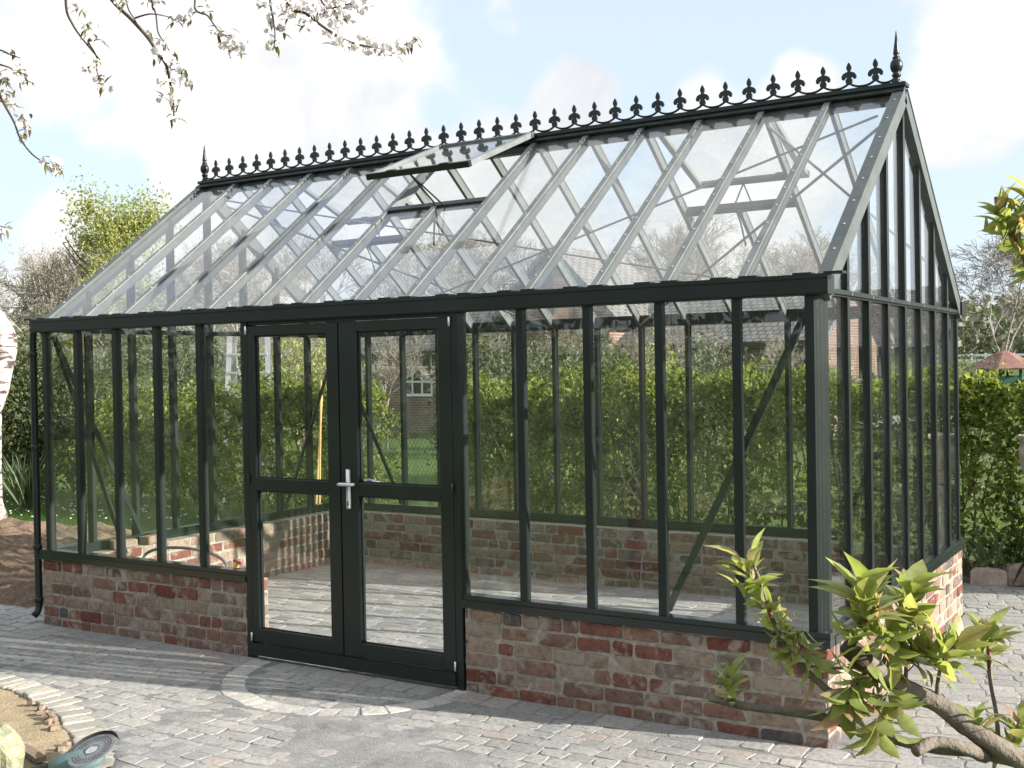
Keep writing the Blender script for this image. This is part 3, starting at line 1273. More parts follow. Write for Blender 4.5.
def stems(mb, x0, x1, y, h, n, r=.012):
    for _ in range(n):
        x = rnd.uniform(x0, x1)
        yy = y + rnd.uniform(-.25, .25)
        pts = [V((x, yy, -.08))]
        for k in range(5):
            pts.append(pts[-1] + V((rnd.uniform(-.12, .12), rnd.uniform(-.1, .1), h / 5)))
        mb.tube(pts, [r * (1 - .15 * i) for i in range(6)], 4, False)


# clipped hedge behind the greenhouse
def hedge(x0, x1, y0, y1, h, n, label, size=.063, mat='hedge'):
    root = empty('hedge', ((x0 + x1) / 2, (y0 + y1) / 2, 0), label, 'hedge')
    m = MB()
    foliage_box(m, x0, x1, y0, y1, .1, h, n, size, .8, .34, x0)
    m.build('foliage', MT[mat], root)
    m = MB()
    stems(m, x0 + .1, x1 - .1, (y0 + y1) / 2, h * .9, int((x1 - x0) * 9))
    m.build('stem', MT['bark'], root)
    if size < .1:
        m = MB()
        for _ in range(int((x1 - x0) * 9)):
            x, y = rnd.uniform(x0, x1), rnd.uniform(y0, y1)
            hh = rnd.uniform(.06, .26)
            m.tube([(x, y, h - .1), (x + .02, y, h + hh)], [.004, .002], 4, False)
            for q in range(int(hh * 50)):
                m.quadleaf((x + .02 + rnd.gauss(0, .025), y + rnd.gauss(0, .025), h + hh * rnd.random()), size * rnd.uniform(.5, .9), rnd)
        m.build('sprig', MT[mat], root)
        m = MB()
        for _ in range(int((x1 - x0) * 3)):
            x, z = rnd.uniform(x0 + .1, x1 - .1), rnd.uniform(.3, .9)
            p = V((x, y0 + .12, z))
            d = V((rnd.uniform(-.8, .8), rnd.uniform(-.25, .05), rnd.uniform(.3, 1))).normalized()
            m.tube([p, p + d * .25, p + d * .5 + V((rnd.uniform(-.08, .08), 0, .02))], [.011, .008, .004], 5, False)
        m.build('bare_branch', MT['palebark'], root)
    return root


hedge(-5.85, 3.6, 4.95, 6.0, 1.66, 92000, 'clipped light green hedge running behind the greenhouse to the right edge')
hedge(-9.9, -7.35, 5.3, 6.3, 1.60, 24000, 'shorter clipped hedge seen through the left door leaf')

# shrubs at the left beyond the gable, through the left panes
def shrub(loc, r, h, n, size, mat, label, group=None):
    root = empty('shrub', loc, label, 'shrub', group)
    m = MB()
    foliage_ball(m, (loc[0], loc[1], h * .52), r, r, h * .52, n, size, .55, loc[0] * .7)
    m.build('foliage', MT[mat], root)
    m = MB()
    for _ in range(7):
        a = rnd.uniform(0, 6.28)
        m.tube([(loc[0], loc[1], -.05), (loc[0] + cos(a) * r * .3, loc[1] + sin(a) * r * .3, h * .4), (loc[0] + cos(a) * r * .6, loc[1] + sin(a) * r * .6, h * .75)], [.03, .02, .008], 5, False)
    m.build('stem', MT['bark'], root)
    return root


def gp(u, d):
    "ground point at pixel column u and depth d"
    r = ray(u, 367)
    return (CAM.x + r.x * d, CAM.y + r.y * d, 0)


shrub(gp(22, 18.0), 1.15, 2.5, 12000, .07, 'shrub', 'tall leafy shrub just right of the white birch trunk')
shrub(gp(72, 18.5), 1.1, 2.2, 11000, .07, 'shrub', 'broad leafy shrub seen through the leftmost wall pane')
shrub(gp(135, 17.0), 1.0, 1.65, 9000, .065, 'hedge', 'leafy shrub seen through the second and third panes from the left')
shrub(gp(195, 16.5), 1.0, 1.62, 9000, .065, 'hedge', 'leafy shrub seen through the panes left of the door')
shrub(gp(505, 17.0), 1.1, 2.05, 7000, .075, 'sage', 'loose grey green shrub behind the hedge, right of the doors')
shrub(gp(612, 16.5), 1.0, 2.1, 6500, .075, 'shrub', 'dark loose shrub behind the middle of the hedge')
shrub(gp(705, 15.5), .50, 2.25, 4500, .06, 'sage', 'pale upright shrub behind the hedge near the right front corner')
shrub(gp(655, 18), .8, 2.1, 4500, .075, 'olive', 'yellow green shrub behind the hedge between the pale shrub and the dark one')
shrub(gp(968, 15.5), .45, 2.0, 3500, .05, 'sage', 'pale flowering shrub standing over the hedge beside the right gable')

for u, d, r, h, mt, lb in ((150, 24, 1.6, 3.1, 'shrub', 'tall dark shrub farther back behind the third pane from the left'), (205, 26, 1.7, 3.0, 'sage', 'tall grey green shrub farther back just left of the doors'),
                           (300, 25, 1.3, 2.9, 'olive', 'tall yellow green shrub seen through the top of the left door'), (545, 18, .9, 2.3, 'shrub', 'dark shrub behind the hedge below the orange chimney'),
                           (585, 19, .8, 2.2, 'sage', 'thin grey green shrub just right of the orange chimney'), (480, 18.5, .8, 2.4, 'shrub', 'dark shrub behind the hedge just right of the doors'), (760, 19, .9, 1.95, 'shrub', 'low dark shrub behind the hedge left of the right corner post')):
    shrub(gp(u, d), r, h, 5000, .085, mt, lb)

# plants at the foot
def strap_plant(loc, n, h, label, mat='strap', w=.03, cat='plant'):
    m = MB()
    for _ in range(n):
        a = rnd.uniform(0, 6.28)
        t = rnd.uniform(.1, .55)
        p = V((loc[0] + rnd.uniform(-.12, .12), loc[1] + rnd.uniform(-.12, .12), loc[2] - .03))
        m.leaf(p, (cos(a) * t, sin(a) * t, 1), (cos(a + 1.57), sin(a + 1.57), .2), h * rnd.uniform(.7, 1.2), w, rnd.uniform(0, .35), .3)
    o = m.build('leafy_plant', MT[mat])
    return tag(o, label, cat)


strap_plant(gp(22, 16.2), 90, .75, 'tall bluish leafed plant at the foot of the shrub by the birch')
strap_plant(gp(232, 10.9), 70, .62, 'clump of pale strap leaves seen through the pane left of the door')
strap_plant((.04, 4.74, 0), 22, .48, 'clump of sword shaped leaves against the right rear corner')


def fern(loc, n, L0, label):
    m = MB()
    for i in range(n):
        a = rnd.uniform(0, 6.28)
        el = rnd.uniform(.5, 1.3)
        p = V(loc)
        d = V((cos(a) * cos(el), sin(a) * cos(el), sin(el)))
        spine = [V(p) + V((0, 0, -.03))]
        for k in range(14):
            p = p + d * (L0 / 14)
            spine.append(V(p))
            d = (d + V((0, 0, -.09))).normalized()
            s = d.cross(V((0, 0, 1))).normalized()
            for sg in (-1, 1):
                m.leaf(p, d * .6 + s * sg, (0, 0, 1), .12 * (1 - k / 16), .022, .2, .1)
        m.tube(spine, .003, 4, False)
    return tag(m.build('leafy_plant', MT['fern']), label, 'plant')


fern(tuple(ground(1012, 585) + V((0, .35, 0))), 26, .65, 'bright feathery green plant below the hedge at the right edge')

# lawn blades and daisies
m = MB()
for _ in range(16000):
    if rnd.random() < .6:
        x, y = rnd.uniform(-15.5, -9), rnd.uniform(3.6, 6.5)
    else:
        x, y = rnd.uniform(-12, -1), rnd.uniform(3.5, 5.0) + (0 if rnd.random() < .5 else 2.6)
    a = rnd.uniform(0, 6.28)
    m.add([(x - .006, y, -.07), (x + .006, y, -.07), (x + cos(a) * .03, y + sin(a) * .03, rnd.uniform(.0, .06))], [(0, 1, 2)])
tag(m.build('lawn_grass', MT['fern']), 'short rough grass of the lawn behind and left of the greenhouse', 'grass', None, 'stuff')
m = MB()
for _ in range(170):
    x, y = rnd.uniform(-14.5, -9.5), rnd.uniform(3.9, 5.6)
    s = rnd.uniform(.009, .02)
    m.lathe([(s * .3, 0), (s, .004), (s * .8, .01)], 6, (x, y, rnd.uniform(-.01, .03)))
tag(m.build('daisies', MT['white']), 'small white daisies scattered over the lawn at the left', 'flowers', None, 'stuff')

# ------------------------------------------------------------------ trees
def twig_tree(name, h, seed, depth=6, spread=.5, leafn=2, leafs=.07, matw='greybark', matl='bud', label='', cat='tree', group=None, r0=None, droop=.0, dens=3, rmin=.009):
    rr = random.Random(seed)
    root = empty(name, (0, 0, 0), label, cat, group)
    w, lf = MB(), MB()

    def grow(p, d, l, r, k):
        pts = [p]
        n = 3 if k > 2 else 2
        for i in range(n):
            d = (d + V((rr.gauss(0, .12), rr.gauss(0, .12), rr.gauss(0, .06) + (.05 if k > 2 else -droop)))).normalized()
            p = p + d * (l / n)
            pts.append(p)
        w.tube(pts, [max(r * (1 - .35 * i / n), rmin) for i in range(n + 1)], 5 if k > 4 else 3, False)
        if k <= 1:
            for _ in range(leafn):
                q = pts[rr.randrange(1, len(pts))] + V((rr.gauss(0, .1), rr.gauss(0, .1), rr.gauss(0, .1)))
                lf.quadleaf(q, leafs * rr.uniform(.6, 1.3), rr)
        if k == 0:
            return
        nb = dens if k > 3 else dens + 1
        for _ in range(nb):
            ax = d.orthogonal().normalized()
            an = rr.uniform(0, 6.28)
            s = ax * cos(an) + d.cross(ax) * sin(an)
            dd = (d + s * rr.uniform(spread * .6, spread * 1.5)).normalized()
            grow(pts[rr.choice((-1, -1, -2))], dd, l * rr.uniform(.62, .82), r * .58, k - 1)

    r0 = r0 or h * .014
    grow(V((0, 0, -.1)), V((0, 0, 1)), h * .27, r0, depth)
    w.build('branches', MT[matw], root, world=False)
    lf.build('foliage', MT[matl], root, world=False)
    return root


bare = twig_tree('bare_tree', 11.0, 3, 6, .55, 2, .085, label='bare grey twiggy tree left of the roof, nearest to the birch trunk', group='trees beyond the garden')
bare2 = twig_tree('bare_tree', 10.6, 5, 6, .5, 2, .085, label='twiggy tree behind the roof glass near its left end', group='trees beyond the garden')
hb, hb2 = treeheight(bare), treeheight(bare2)
spots = [(30, 46, 228, None), (252, 50, 236, None), (-12, 60, 236, 'bare grey tree at the left frame edge behind the birch'), (66, 54, 240, 'bare twiggy tree in front of the yellow green tree'), (165, 55, 262, 'twiggy tree seen through the lowest left corner of the roof glass'),
         (335, 52, 226, 'twiggy tree seen through the roof glass below the open vent'), (398, 48, 236, 'twiggy tree seen through the roof right of the open vent'), (440, 55, 222, 'twiggy tree in front of the dark conifer'),
         (610, 58, 245, 'twiggy tree just right of the dark conifer'), (690, 50, 212, 'twiggy tree seen through the roof glass right of the middle'), (745, 55, 215, 'twiggy tree seen through the roof left of the right gable'),
         (800, 50, 232, 'twiggy tree seen through the lower right corner of the roof'), (870, 52, 232, 'twiggy tree seen through the upper gable panes'), (210, 62, 246, 'twiggy tree far behind the left part of the roof glass'),
         (290, 60, 230, 'twiggy tree seen through the roof below the left end of the vent'), (480, 64, 228, 'twiggy tree rising just left of the dark conifer'), (548, 62, 236, 'twiggy tree rising over the gable of the brick house'),
         (650, 60, 226, 'twiggy tree behind the roof, between the conifer and the back vent'), (775, 64, 220, 'twiggy tree far behind the roof glass near the right gable'), (40, 60, 240, 'hazy bare tree far behind the leftmost bare tree')]
for i, (u, d, vt, lb) in enumerate(spots):
    src, hs_ = ((bare, hb), (bare2, hb2))[i % 2]
    sc = (CAM.z + ray(u, vt).z * d) / hs_
    if lb is None:
        src.location = gp(u, d)
        src.scale = (sc,) * 3
    else:
        dup(src, gp(u, d), rnd.uniform(0, 6), sc, lb)
for u, d, vt, lb in ((485, 24, 318, 'small bare bush before the house just right of the doors'), (560, 25, 322, 'small bare bush before the chimney of the house'), (640, 24, 326, 'small bare bush before the middle of the house'),
                     (705, 25, 320, 'small bare bush before the right part of the house'), (775, 23, 330, 'small bare bush before the right end of the house'), (385, 27, 330, 'small bare bush left of the white barred window'), (300, 27, 326, 'small bare bush before the left end of the house')):
    o_ = dup(bare2, gp(u, d), rnd.uniform(0, 6), (CAM.z + ray(u, vt).z * d) / hb2, lb)
    o_['category'] = 'bush'
    o_.name = 'bare_bush'
    o_['group'] = 'bare bushes before the house'
birchr = twig_tree('birch_tree', 9.4, 9, 6, .42, 1, .07, label='pale birch with fine drooping twigs right of the gable', r0=.075, droop=.12, matw='greybark', group='trees beyond the garden')
birchr.location = gp(1003, 45)
dup(birchr, gp(1062, 55), 2, 1.1, 'fine twigged birch partly cut by the right frame edge')


def leafy_tree(name, loc, h, r, n, size, mat, label):
    root = empty(name, loc, label, 'tree', 'trees beyond the garden')
    m = MB()
    x, y = loc[0], loc[1]
    for i in range(11):
        a = rnd.uniform(0, 6.28)
        rad = rnd.uniform(.1, .8) * r
        zc = h * rnd.uniform(.45, .9)
        foliage_ball(m, (x + cos(a) * rad, y + sin(a) * rad, zc), r * .45, r * .45, r * .6, n // 11, size, .05, i * 3.1)
    m.build('crown', MT[mat], root)
    m = MB()
    m.tube([(x, y, -.1), (x + .1, y, h * .4), (x, y + .1, h * .75)], [h * .016, h * .011, .02], 7)
    for i in range(9):
        a = rnd.uniform(0, 6.28)
        z0 = h * rnd.uniform(.25, .6)
        m.tube([(x + .05, y, z0), (x + cos(a) * r * .5, y + sin(a) * r * .5, z0 + h * .12), (x + cos(a) * r * .7, y + sin(a) * r * .7, z0 + h * .2)], [.06, .04, .015], 5, False)
    m.build('trunk', MT['bark'], root)
    return root


leafy_tree('leafy_tree', gp(112, 42), 8.7, 2.3, 13000, .12, 'olive', 'yellow green leafy tree behind the left slope of the roof')
leafy_tree('leafy_tree', gp(70, 45), 5.2, 1.5, 3000, .14, 'olive', 'smaller yellow green tree among the bare trees at the left')


def conifer(loc, h, r, label):
    root = empty('conifer', loc, label, 'tree', 'trees beyond the garden')
    m = MB()
    for k in range(26):
        f = k / 26
        z = h * (.2 + .8 * f)
        rad = r * (1 - f) * (.85 + .3 * rnd.random())
        for j in range(int(14 * (1 - f)) + 4):
            a = rnd.uniform(0, 6.28)
            e = V((loc[0] + cos(a) * rad, loc[1] + sin(a) * rad, z - rad * .12))
            s = V((loc[0], loc[1], z))
            for q in range(14):
                m.quadleaf(s.lerp(e, rnd.uniform(.3, 1)) + V((rnd.gauss(0, .1), rnd.gauss(0, .1), rnd.gauss(0, .08))), .17, rnd)
    m.build('crown', MT['shrub'], root)
    m = MB()
    m.tube([(loc[0], loc[1], -.1), (loc[0], loc[1], h * .95)], [h * .02, .02], 7)
    m.build('trunk', MT['bark'], root)


conifer(gp(512, 60), 8.4, 2.4, 'dark conifer seen through the roof glass behind the house')

# crooked white birch trunk at the left edge
D = 14.6
root = empty('birch_tree', tuple(ground(-6, 514)), 'crooked white birch trunk at the left frame edge', 'tree')
m = MB()
prof = [(-6, 516, .20), (-6, 503, .14), (-7, 470, .135), (-7, 430, .135), (-7, 410, .14), (-2, 388, .17), (2, 368, .165), (8, 350, .145), (9, 338, .135), (4, 326, .125), (-6, 312, .12), (-18, 296, .115), (-34, 270, .11), (-50, 240, .10)]
m.tube([at(u - 3, v, D + .1 * sin(v * .1)) for u, v, r in prof], [r for _, _, r in prof], 14)
m.build('trunk', MT['birch'], root, True)
m = MB()
for u0, v0, u1, v1 in ((-50, 240, -80, 190), (-34, 270, -70, 250), (-18, 298, -60, 300)):
    m.tube([at(u0, v0, D), at((u0 + u1) / 2, (v0 + v1) / 2 - 6, D + .1), at(u1, v1, D + .2)], [.07, .05, .02], 8)
m.build('limb', MT['birch'], root, True)

# far wood on the hill
m = MB()
for _ in range(3200):
    u = rnd.uniform(-150, 1500)
    d = rnd.uniform(140, 290)
    x, y, _z = gp(u, d)
    z = hill(x, y)
    hh = rnd.uniform(3.5, 7)
    mt_ = mnoise.noise(V((x * .03, y * .03, 0)))
    for q in range(16):
        m.quadleaf((x + rnd.gauss(0, 1.6), y + rnd.gauss(0, 1.6), z + hh * rnd.uniform(.1, 1) + mt_ * 2), rnd.uniform(.9, 1.8), rnd)
tag(m.build('far_woods', MT['woods']), 'hazy green wood covering the hill beyond the fields', 'woodland', None, 'stuff')

# ------------------------------------------------------------------ house behind
HX, HY = -25.0, 22.0
house = empty('brick_house', (HX + 10, HY + 3, 0), 'long low brick house with grey tiled roof behind the hedge', 'house')
HL, HD, HE, HR = 18.3, 6.0, 2.5, 4.05
m = MB()
m.box(HX, HX + HL, HY, HY + HD, -.1, HE)
for x in (HX, HX + HL - .2):
    m.prism([(x, HY + .002, HE), (x, HY + HD - .002, HE), (x, HY + HD / 2, HR - .05)], (.2, 0, 0))
m.build('wall', MT['housebrick'], house)
m = MB()
sn = V((0, -(HR - HE) / (HD / 2), 1)).normalized()
for sy in (-1, 1):
    y0 = HY + HD / 2
    ye = y0 + sy * (HD / 2 + .45)
    ze = HR - (HR - HE) * (HD / 2 + .45) / (HD / 2)
    n = V((0, sy * abs(sn.y), sn.z))
    q = [V((HX - .4, ye, ze)), V((HX + HL + .4, ye, ze)), V((HX + HL + .4, y0, HR)), V((HX - .4, y0, HR))]
    m.prism(q if sy < 0 else q[::-1], n * .14)
m.build('roof', MT['rooftile'], house)
m = MB()
m.box(HX - .42, HX + HL + .42, HY - .50, HY - .40, 2.25, 2.36)
m.build('gutter', MT['plastic_black'], house)
# dormer gable
m = MB()
gx = gp(565, 31)[0]
m.prism([(gx - 1.6, HY - .8, -.1), (gx + 1.6, HY - .8, -.1), (gx + 1.6, HY - .8, 3.2), (gx, HY - .8, 4.9), (gx - 1.6, HY - .8, 3.2)], (0, 3.6, 0))
m.build('gable_wall', MT['housebrick'], house)
m = MB()
for s in (-1, 1):
    q = [V((gx, HY - 1.1, 5.0)), V((gx + s * 2.0, HY - 1.1, 2.88)), V((gx + s * 2.0, HY + 3.2, 2.88)), V((gx, HY + 3.2, 5.0))]
    m.prism(q if s > 0 else q[::-1], V((s * .7, 0, .7)) * .12)
m.build('gable_roof', MT['rooftile'], house)
m = MB()
m.box(gx + .1, gx + .55, HY - 1.05, HY - .81, -.1, 4.2)
m.build('chimney', MT['chimbrick'], house)
for x0, x1, z0, z1 in ((-19.1, -17.7, 1.05, 2.35), (-21.4, -20.6, 1.1, 2.3), (-24.2, -23.2, 1.1, 2.3)):
    m = MB()
    for a, b, c, d in ((x0, x1, z0, z0 + .08), (x0, x1, z1 - .08, z1), (x0, x0 + .08, z0 + .08, z1 - .08), (x1 - .08, x1, z0 + .08, z1 - .08)):
        m.box(a, b, HY - .06, HY + .02, c, d)
    for t in (1, 2, 3):
        xx = x0 + (x1 - x0) * t / 4
        m.box(xx - .025, xx + .025, HY - .05, HY + .015, z0 + .08, z1 - .08)
    for t in (1, 2):
        zz = z0 + (z1 - z0) * t / 3
        m.box(x0 + .08, x1 - .08, HY - .045, HY + .012, zz - .025, zz + .025)
    wdw = m.build('window', MT['white'], house)
    m = MB()
    m.box(x0 + .05, x1 - .05, HY - .02, HY - .005, z0 + .05, z1 - .05)
    m.build('window_pane', MT['dark'], wdw)
# house out to the right, mirrored in the glass of both gables
h2 = empty('rendered_house', (19, 47, 0), 'grey rendered house with tiled roof mirrored in the right gable glass', 'house')
m = MB()
m.box(8, 34, 44, 52, -.1, 2.6)
for x in (8, 33.8):
    m.prism([(x, 44.002, 2.6), (x, 51.998, 2.6), (x, 48, 4.9)], (.2, 0, 0))
m.build('wall', MT['wallgrey'], h2)
m = MB()
for sy in (-1, 1):
    q = [V((7.6, 48 + sy * 4.5, 2.32)), V((34.4, 48 + sy * 4.5, 2.32)), V((34.4, 48, 4.95)), V((7.6, 48, 4.95))]
    m.prism(q if sy < 0 else q[::-1], V((0, sy * .5, .86)) * .15)
m.build('roof', MT['rooftile'], h2)
for x in (10, 14, 18, 23, 28):
    m = MB()
    m.box(x, x + 1.5, 43.93, 44.02, 1.0, 2.5)
    wdw = m.build('window', MT['white'], h2)
    for a in (x + .1, x + .8):
        m = MB()
        m.box(a, a + .6, 43.91, 43.928, 1.1, 2.4)
        m.build('window_pane', MT['dark'], wdw)
hedge(4.5, 30, 18.2, 19.0, 1.0, 9000, 'low garden hedge mirrored in the right gable glass', .12, 'shrub')

hedge(-34, -2, -17.5, -16.5, 4.6, 17000, 'tall dark unseen hedge added behind the camera to darken the front glass reflections', .34, 'shrub')  # added out of view so the front panes mirror something dark
# kiosk with a red brown hipped roof
c = gp(1004, 44)
kx, ky = c[0], c[1]
kiosk = empty('garden_kiosk', c, 'small green kiosk with red brown hipped roof beyond the hedge', 'kiosk')
m = MB()
for i in range(8):
    a0, a1 = 2 * pi * i / 8, 2 * pi * (i + 1) / 8
    m.prism([(kx + cos(a0) * 1.0, ky + sin(a0) * 1.0, -.06), (kx + cos(a1) * 1.0, ky + sin(a1) * 1.0, -.06), (kx + cos(a1) * .93, ky + sin(a1) * .93, -.06), (kx + cos(a0) * .93, ky + sin(a0) * .93, -.06)], (0, 0, 1.25))
    m.box(kx + cos(a0) * .96 - .05, kx + cos(a0) * .96 + .05, ky + sin(a0) * .96 - .05, ky + sin(a0) * .96 + .05, -.06, 1.56)
m.build('wall', MT['kiosk_wall'], kiosk)
m = MB()
m.lathe([(1.46, 1.44), (1.48, 1.49), (.72, 1.85), (.38, 2.05), (.14, 2.14), (.04, 2.17)], 8, (kx, ky, 0))
m.build('roof', MT['kiosk_roof'], kiosk)

# white rail fence across the far field
fence = empty('rail_fence', gp(990, 90), 'long white rail fence across the far field', 'fence')
a, b = V(gp(930, 112)) + V((0, 0, 1.2)), V(gp(1120, 104)) + V((0, 0, 1.1))
m = MB()
for z in (.55, 1.05):
    m.beam(a + V((0, 0, z)), b + V((0, 0, z)), .06, .22)
m.build('rail', MT['white'], fence)
for t in range(14):
    p = a.lerp(b, t / 13)
    m = MB()
    m.box(p.x - .07, p.x + .07, p.y - .07, p.y + .07, p.z - .2, p.z + 1.25)
    m.build('post', MT['white'], fence)

# green mesh fence in the hedge gap
a, b = V((-7.5, 5.7, 0)), V((-5.7, 5.55, 0))
mf = empty('mesh_fence', tuple((a + b) / 2), 'green wire mesh fence closing the gap in the hedge', 'fence')
for t in (0, .42, 1):
    p = a.lerp(b, t)
    m = MB()
    m.tube([p + V((0, 0, -.1)), p + V((0, 0, 1.5))], .024, 8)
    m.lathe([(.026, 0), (.02, .02), (.005, .03)], 8, p + V((0, 0, 1.5)))
    m.build('post', MT['greenpost'], mf)
m = MB()
d = b - a
n = 30
for i in range(-14, n):
    p0, p1 = max(0, i) / n, min(n, i + 14) / n
    z0, z1 = (max(0, i) - i) / 14 * 1.3, (min(n, i + 14) - i) / 14 * 1.3
    m.beam(a + d * p0 + V((0, .02, z0)), a + d * p1 + V((0, .02, z1)), .003, .003, (0, 1, 0))
    m.beam(a + d * p0 + V((0, .024, 1.3 - z0)), a + d * p1 + V((0, .024, 1.3 - z1)), .003, .003, (0, 1, 0))
m.build('mesh', MT['greenpost'], mf)

# canes behind the back wall
for i, (u, v0, v1, lb) in enumerate(((318, 500, 380, 'yellow bamboo cane standing upright behind the left door leaf'), (313, 505, 395, 'slanted bamboo cane crossing the upright one behind the left door leaf'))):
    dpt = 12.3 + i * .05
    m = MB()
    p0 = at(u, v0, dpt)
    p0.z = -.05
    p1 = at(u + (3 if i == 0 else 9), v1, dpt)
    n = 9
    for k in range(n):
        a, b = p0.lerp(p1, k / n), p0.lerp(p1, (k + 1) / n)
        m.tube([a, a.lerp(b, .04), a.lerp(b, .96), b], [.012, .010, .010, .012], 6)
    tag(m.build('bamboo_cane', MT['cane']), lb, 'cane')

# aluminium stepladder behind the hedge
lc = V(gp(250, 16.6))
lad = empty('stepladder', tuple(lc), 'aluminium stepladder standing open behind the hedge left of the doors', 'ladder')
r = V((cR.x, cR.y, 0)).normalized()
fw = V((cF.x, cF.y, 0)).normalized()
top = lc + V((0, 0, 2.38))
for s, nm in ((1, 'prop_frame'), (-1, 'step_frame')):
    m = MB()
    hb, ht = (.34, .27) if s < 0 else (.30, .25)
    for e in (-1, 1):
        m.beam(lc + fw * (s * .40) + r * (e * hb) + V((0, 0, -.06)), top + fw * (s * .05) + r * (e * ht), .07, .03, fw)
    for k in range(1, 9):
        f = k / 9
        c0 = (lc + fw * (s * .40)).lerp(top + fw * (s * .05), f)
        hw = hb + (ht - hb) * f
        if s < 0 or k % 3 == 0:
            m.beam(c0 - r * hw, c0 + r * hw, .08 if s < 0 else .03, .03, (0, 0, 1))
    m.build(nm, MT['alu'], lad)
m = MB()
m.beam(lc + fw * -.1 - r * .3 + V((0, 0, 1.52)), lc + fw * -.1 + r * .3 + V((0, 0, 1.52)), .3, .05)
m.build('platform', MT['alu'], lad)

# ------------------------------------------------------------------ small things
# loose bricks on the inner ledge at the left, hose loop with tap, paper
ZL = ZB + .004


def loose_brick(x, y, z, rz, label):
    m = MB()
    m.pillow(V((0, 0, .03)), V((1, 0, 0)), V((0, 1, 0)), V((0, 0, 1)), .1, .048, .032, .006, .01, .003, .001, .03)
    o = m.build('loose_brick', MT['brick'])
    o.location = (x, y, z)
    o.rotation_euler = (0, 0, rz)
    tag(o, label, 'brick')


loose_brick(-L + .115, .62, ZL, 1.2, 'loose brick lying on the left gable ledge behind the second pane')
loose_brick(-L + .125, .90, ZL, 1.75, 'loose brick lying on the left gable ledge behind the third pane')
m = MB()
pts = []
for i in range(26):
    a = pi * i / 25
    pts.append(V((-4.55 + .42 * cos(a) * -1, .135 + .02 * sin(a), ZL + .012 + .13 * sin(a) ** .7)))
m.tube([V((-4.98, .13, ZL + .013)), *pts[1:-1], V((-4.12, .13, ZL + .02))], .011, 8)
hs = m.build('garden_hose', MT['hose'], None, True)
tag(hs, 'grey garden hose arched over the ledge behind the panes left of the door', 'hose')
m = MB()
m.tube([(-4.10, .13, ZL + .015), (-4.03, .13, ZL + .03), (-4.02, .12, ZL + .09)], [.014, .016, .012], 8)
m.build('tap', MT['brass'], hs)
m = MB()
m.beam((-4.05, .12, ZL + .10), (-3.98, .12, ZL + .08), .012, .02)
m.build('tap_handle', MT['plastic_red'], hs)
p = V((-.30, .12, ZL))
m = MB()
m.prism([(-.42, .07, ZL + .001), (-.22, .06, ZL + .001), (-.20, .165, ZL + .012), (-.38, .17, ZL + .06)], (0, 0, .002))
tag(m.build('paper_sheet', MT['paper']), 'white paper sheet on the ledge beside the right corner post', 'paper')
m = MB()
m.prism([(-1.62, .09, ZL + .001), (-1.50, .08, ZL + .001), (-1.49, .14, ZL + .03), (-1.58, .15, ZL + .05)], (0, 0, .003))
tag(m.build('glass_offcut', MT['roofglass']), 'small offcut of glass on the ledge right of the door', 'glass')

# stones at the end of the path
def rough_stone(c, a, b, h, rz, label):
    m = MB()
    m.pillow(V((0, 0, 0)), V((1, 0, 0)), V((0, 1, 0)), V((0, 0, 1)), a, b, h, .03, .03, .018, .008, .06)
    o = m.build('edging_stone', MT['palestone'])
    o.location = c
    o.rotation_euler = (0, 0, rz)
    tag(o, label, 'stone', 'edging stones at the path end')


c1, c2 = ground(983, 589), ground(1016, 587)
rough_stone((c1.x, c1.y + .25, .0), .13, .06, .13, .25, 'rough pale edging stone beside the rear corner of the greenhouse')
rough_stone((c2.x + .02, c2.y + .28, .0), .15, .07, .15, .2, 'squared pink edging stone at the right frame edge')

# urn on a plinth cut by the right frame edge
uc = at(1036, 470, 9.3)
urn = empty('garden_urn', (uc.x, uc.y, 0), 'weathered stone urn on a pedestal, cut by the right frame edge', 'urn')
m = MB()
m.lathe([(.04, 0), (.07, .02), (.05, .05), (.10, .12), (.125, .22), (.13, .32), (.115, .38), (.14, .40), (.145, .43), (.12, .435), (.10, .40)], 20, (uc.x, uc.y, .80))
m.build('bowl', MT['urn'], urn, True)
m = MB()
m.lathe([(.085, -.05), (.085, .02), (.06, .06), (.055, .68), (.08, .74), (.08, .80)], 16, (uc.x, uc.y, 0))
m.build('pedestal', MT['urn'], urn)

# angle grinder lying on the kerb
gc = ground(92, 750) + V((0, 0, .0))
gc = gc + (CAM - gc).normalized() * .33
gn = V((-.045, -.374, .87)).normalized()
gd = -cR + cU * .30 - cF * .1
gd = (gd - gn * gd.dot(gn)).normalized()
gs = gn.cross(gd)
gr = empty('angle_grinder', (gc.x, gc.y, 0), 'teal angle grinder with large diamond disc lying on the kerb', 'power tool')
m = MB()
hub = gc - gn * .045
m.tube([hub + gd * -.03, hub + gd * .06, hub + gd * .12, hub + gd * .17, hub + gd * .22], [.035, .055, .056, .052, .036], 14)
m.build('motor_body', MT['plastic_teal'], gr, True)
m = MB()
m.tube([hub + gd * .21, hub + gd * .25, hub + gd * .32, hub + gd * .36], [.034, .026, .026, .012], 12)
m.tube([hub + gs * -.03, hub + gs * -.08, hub + gs * -.17], [.014, .018, .016], 10)
m.build('grip', MT['plastic_black'], gr, True)
md, nt, b = newmat('diamond disc')
setc(nt, b, ramp(nt, noise(nt, 30), [(.3, (.20, .20, .195)), (.7, (.33, .33, .32))]))
b.inputs['Metallic'].default_value = .6
b.inputs['Roughness'].default_value = .45
m = MB()
m.lathe([(.112, -.0015), (.115, -.001), (.115, .001), (.112, .0015), (.095, .002), (.03, .0022), (.028, .001)], 48, gc, gn)
disc = m.build('disc', [md], gr)
m = MB()
s0 = (cR - gn * gn.dot(cR)).normalized()
t0 = gn.cross(s0)
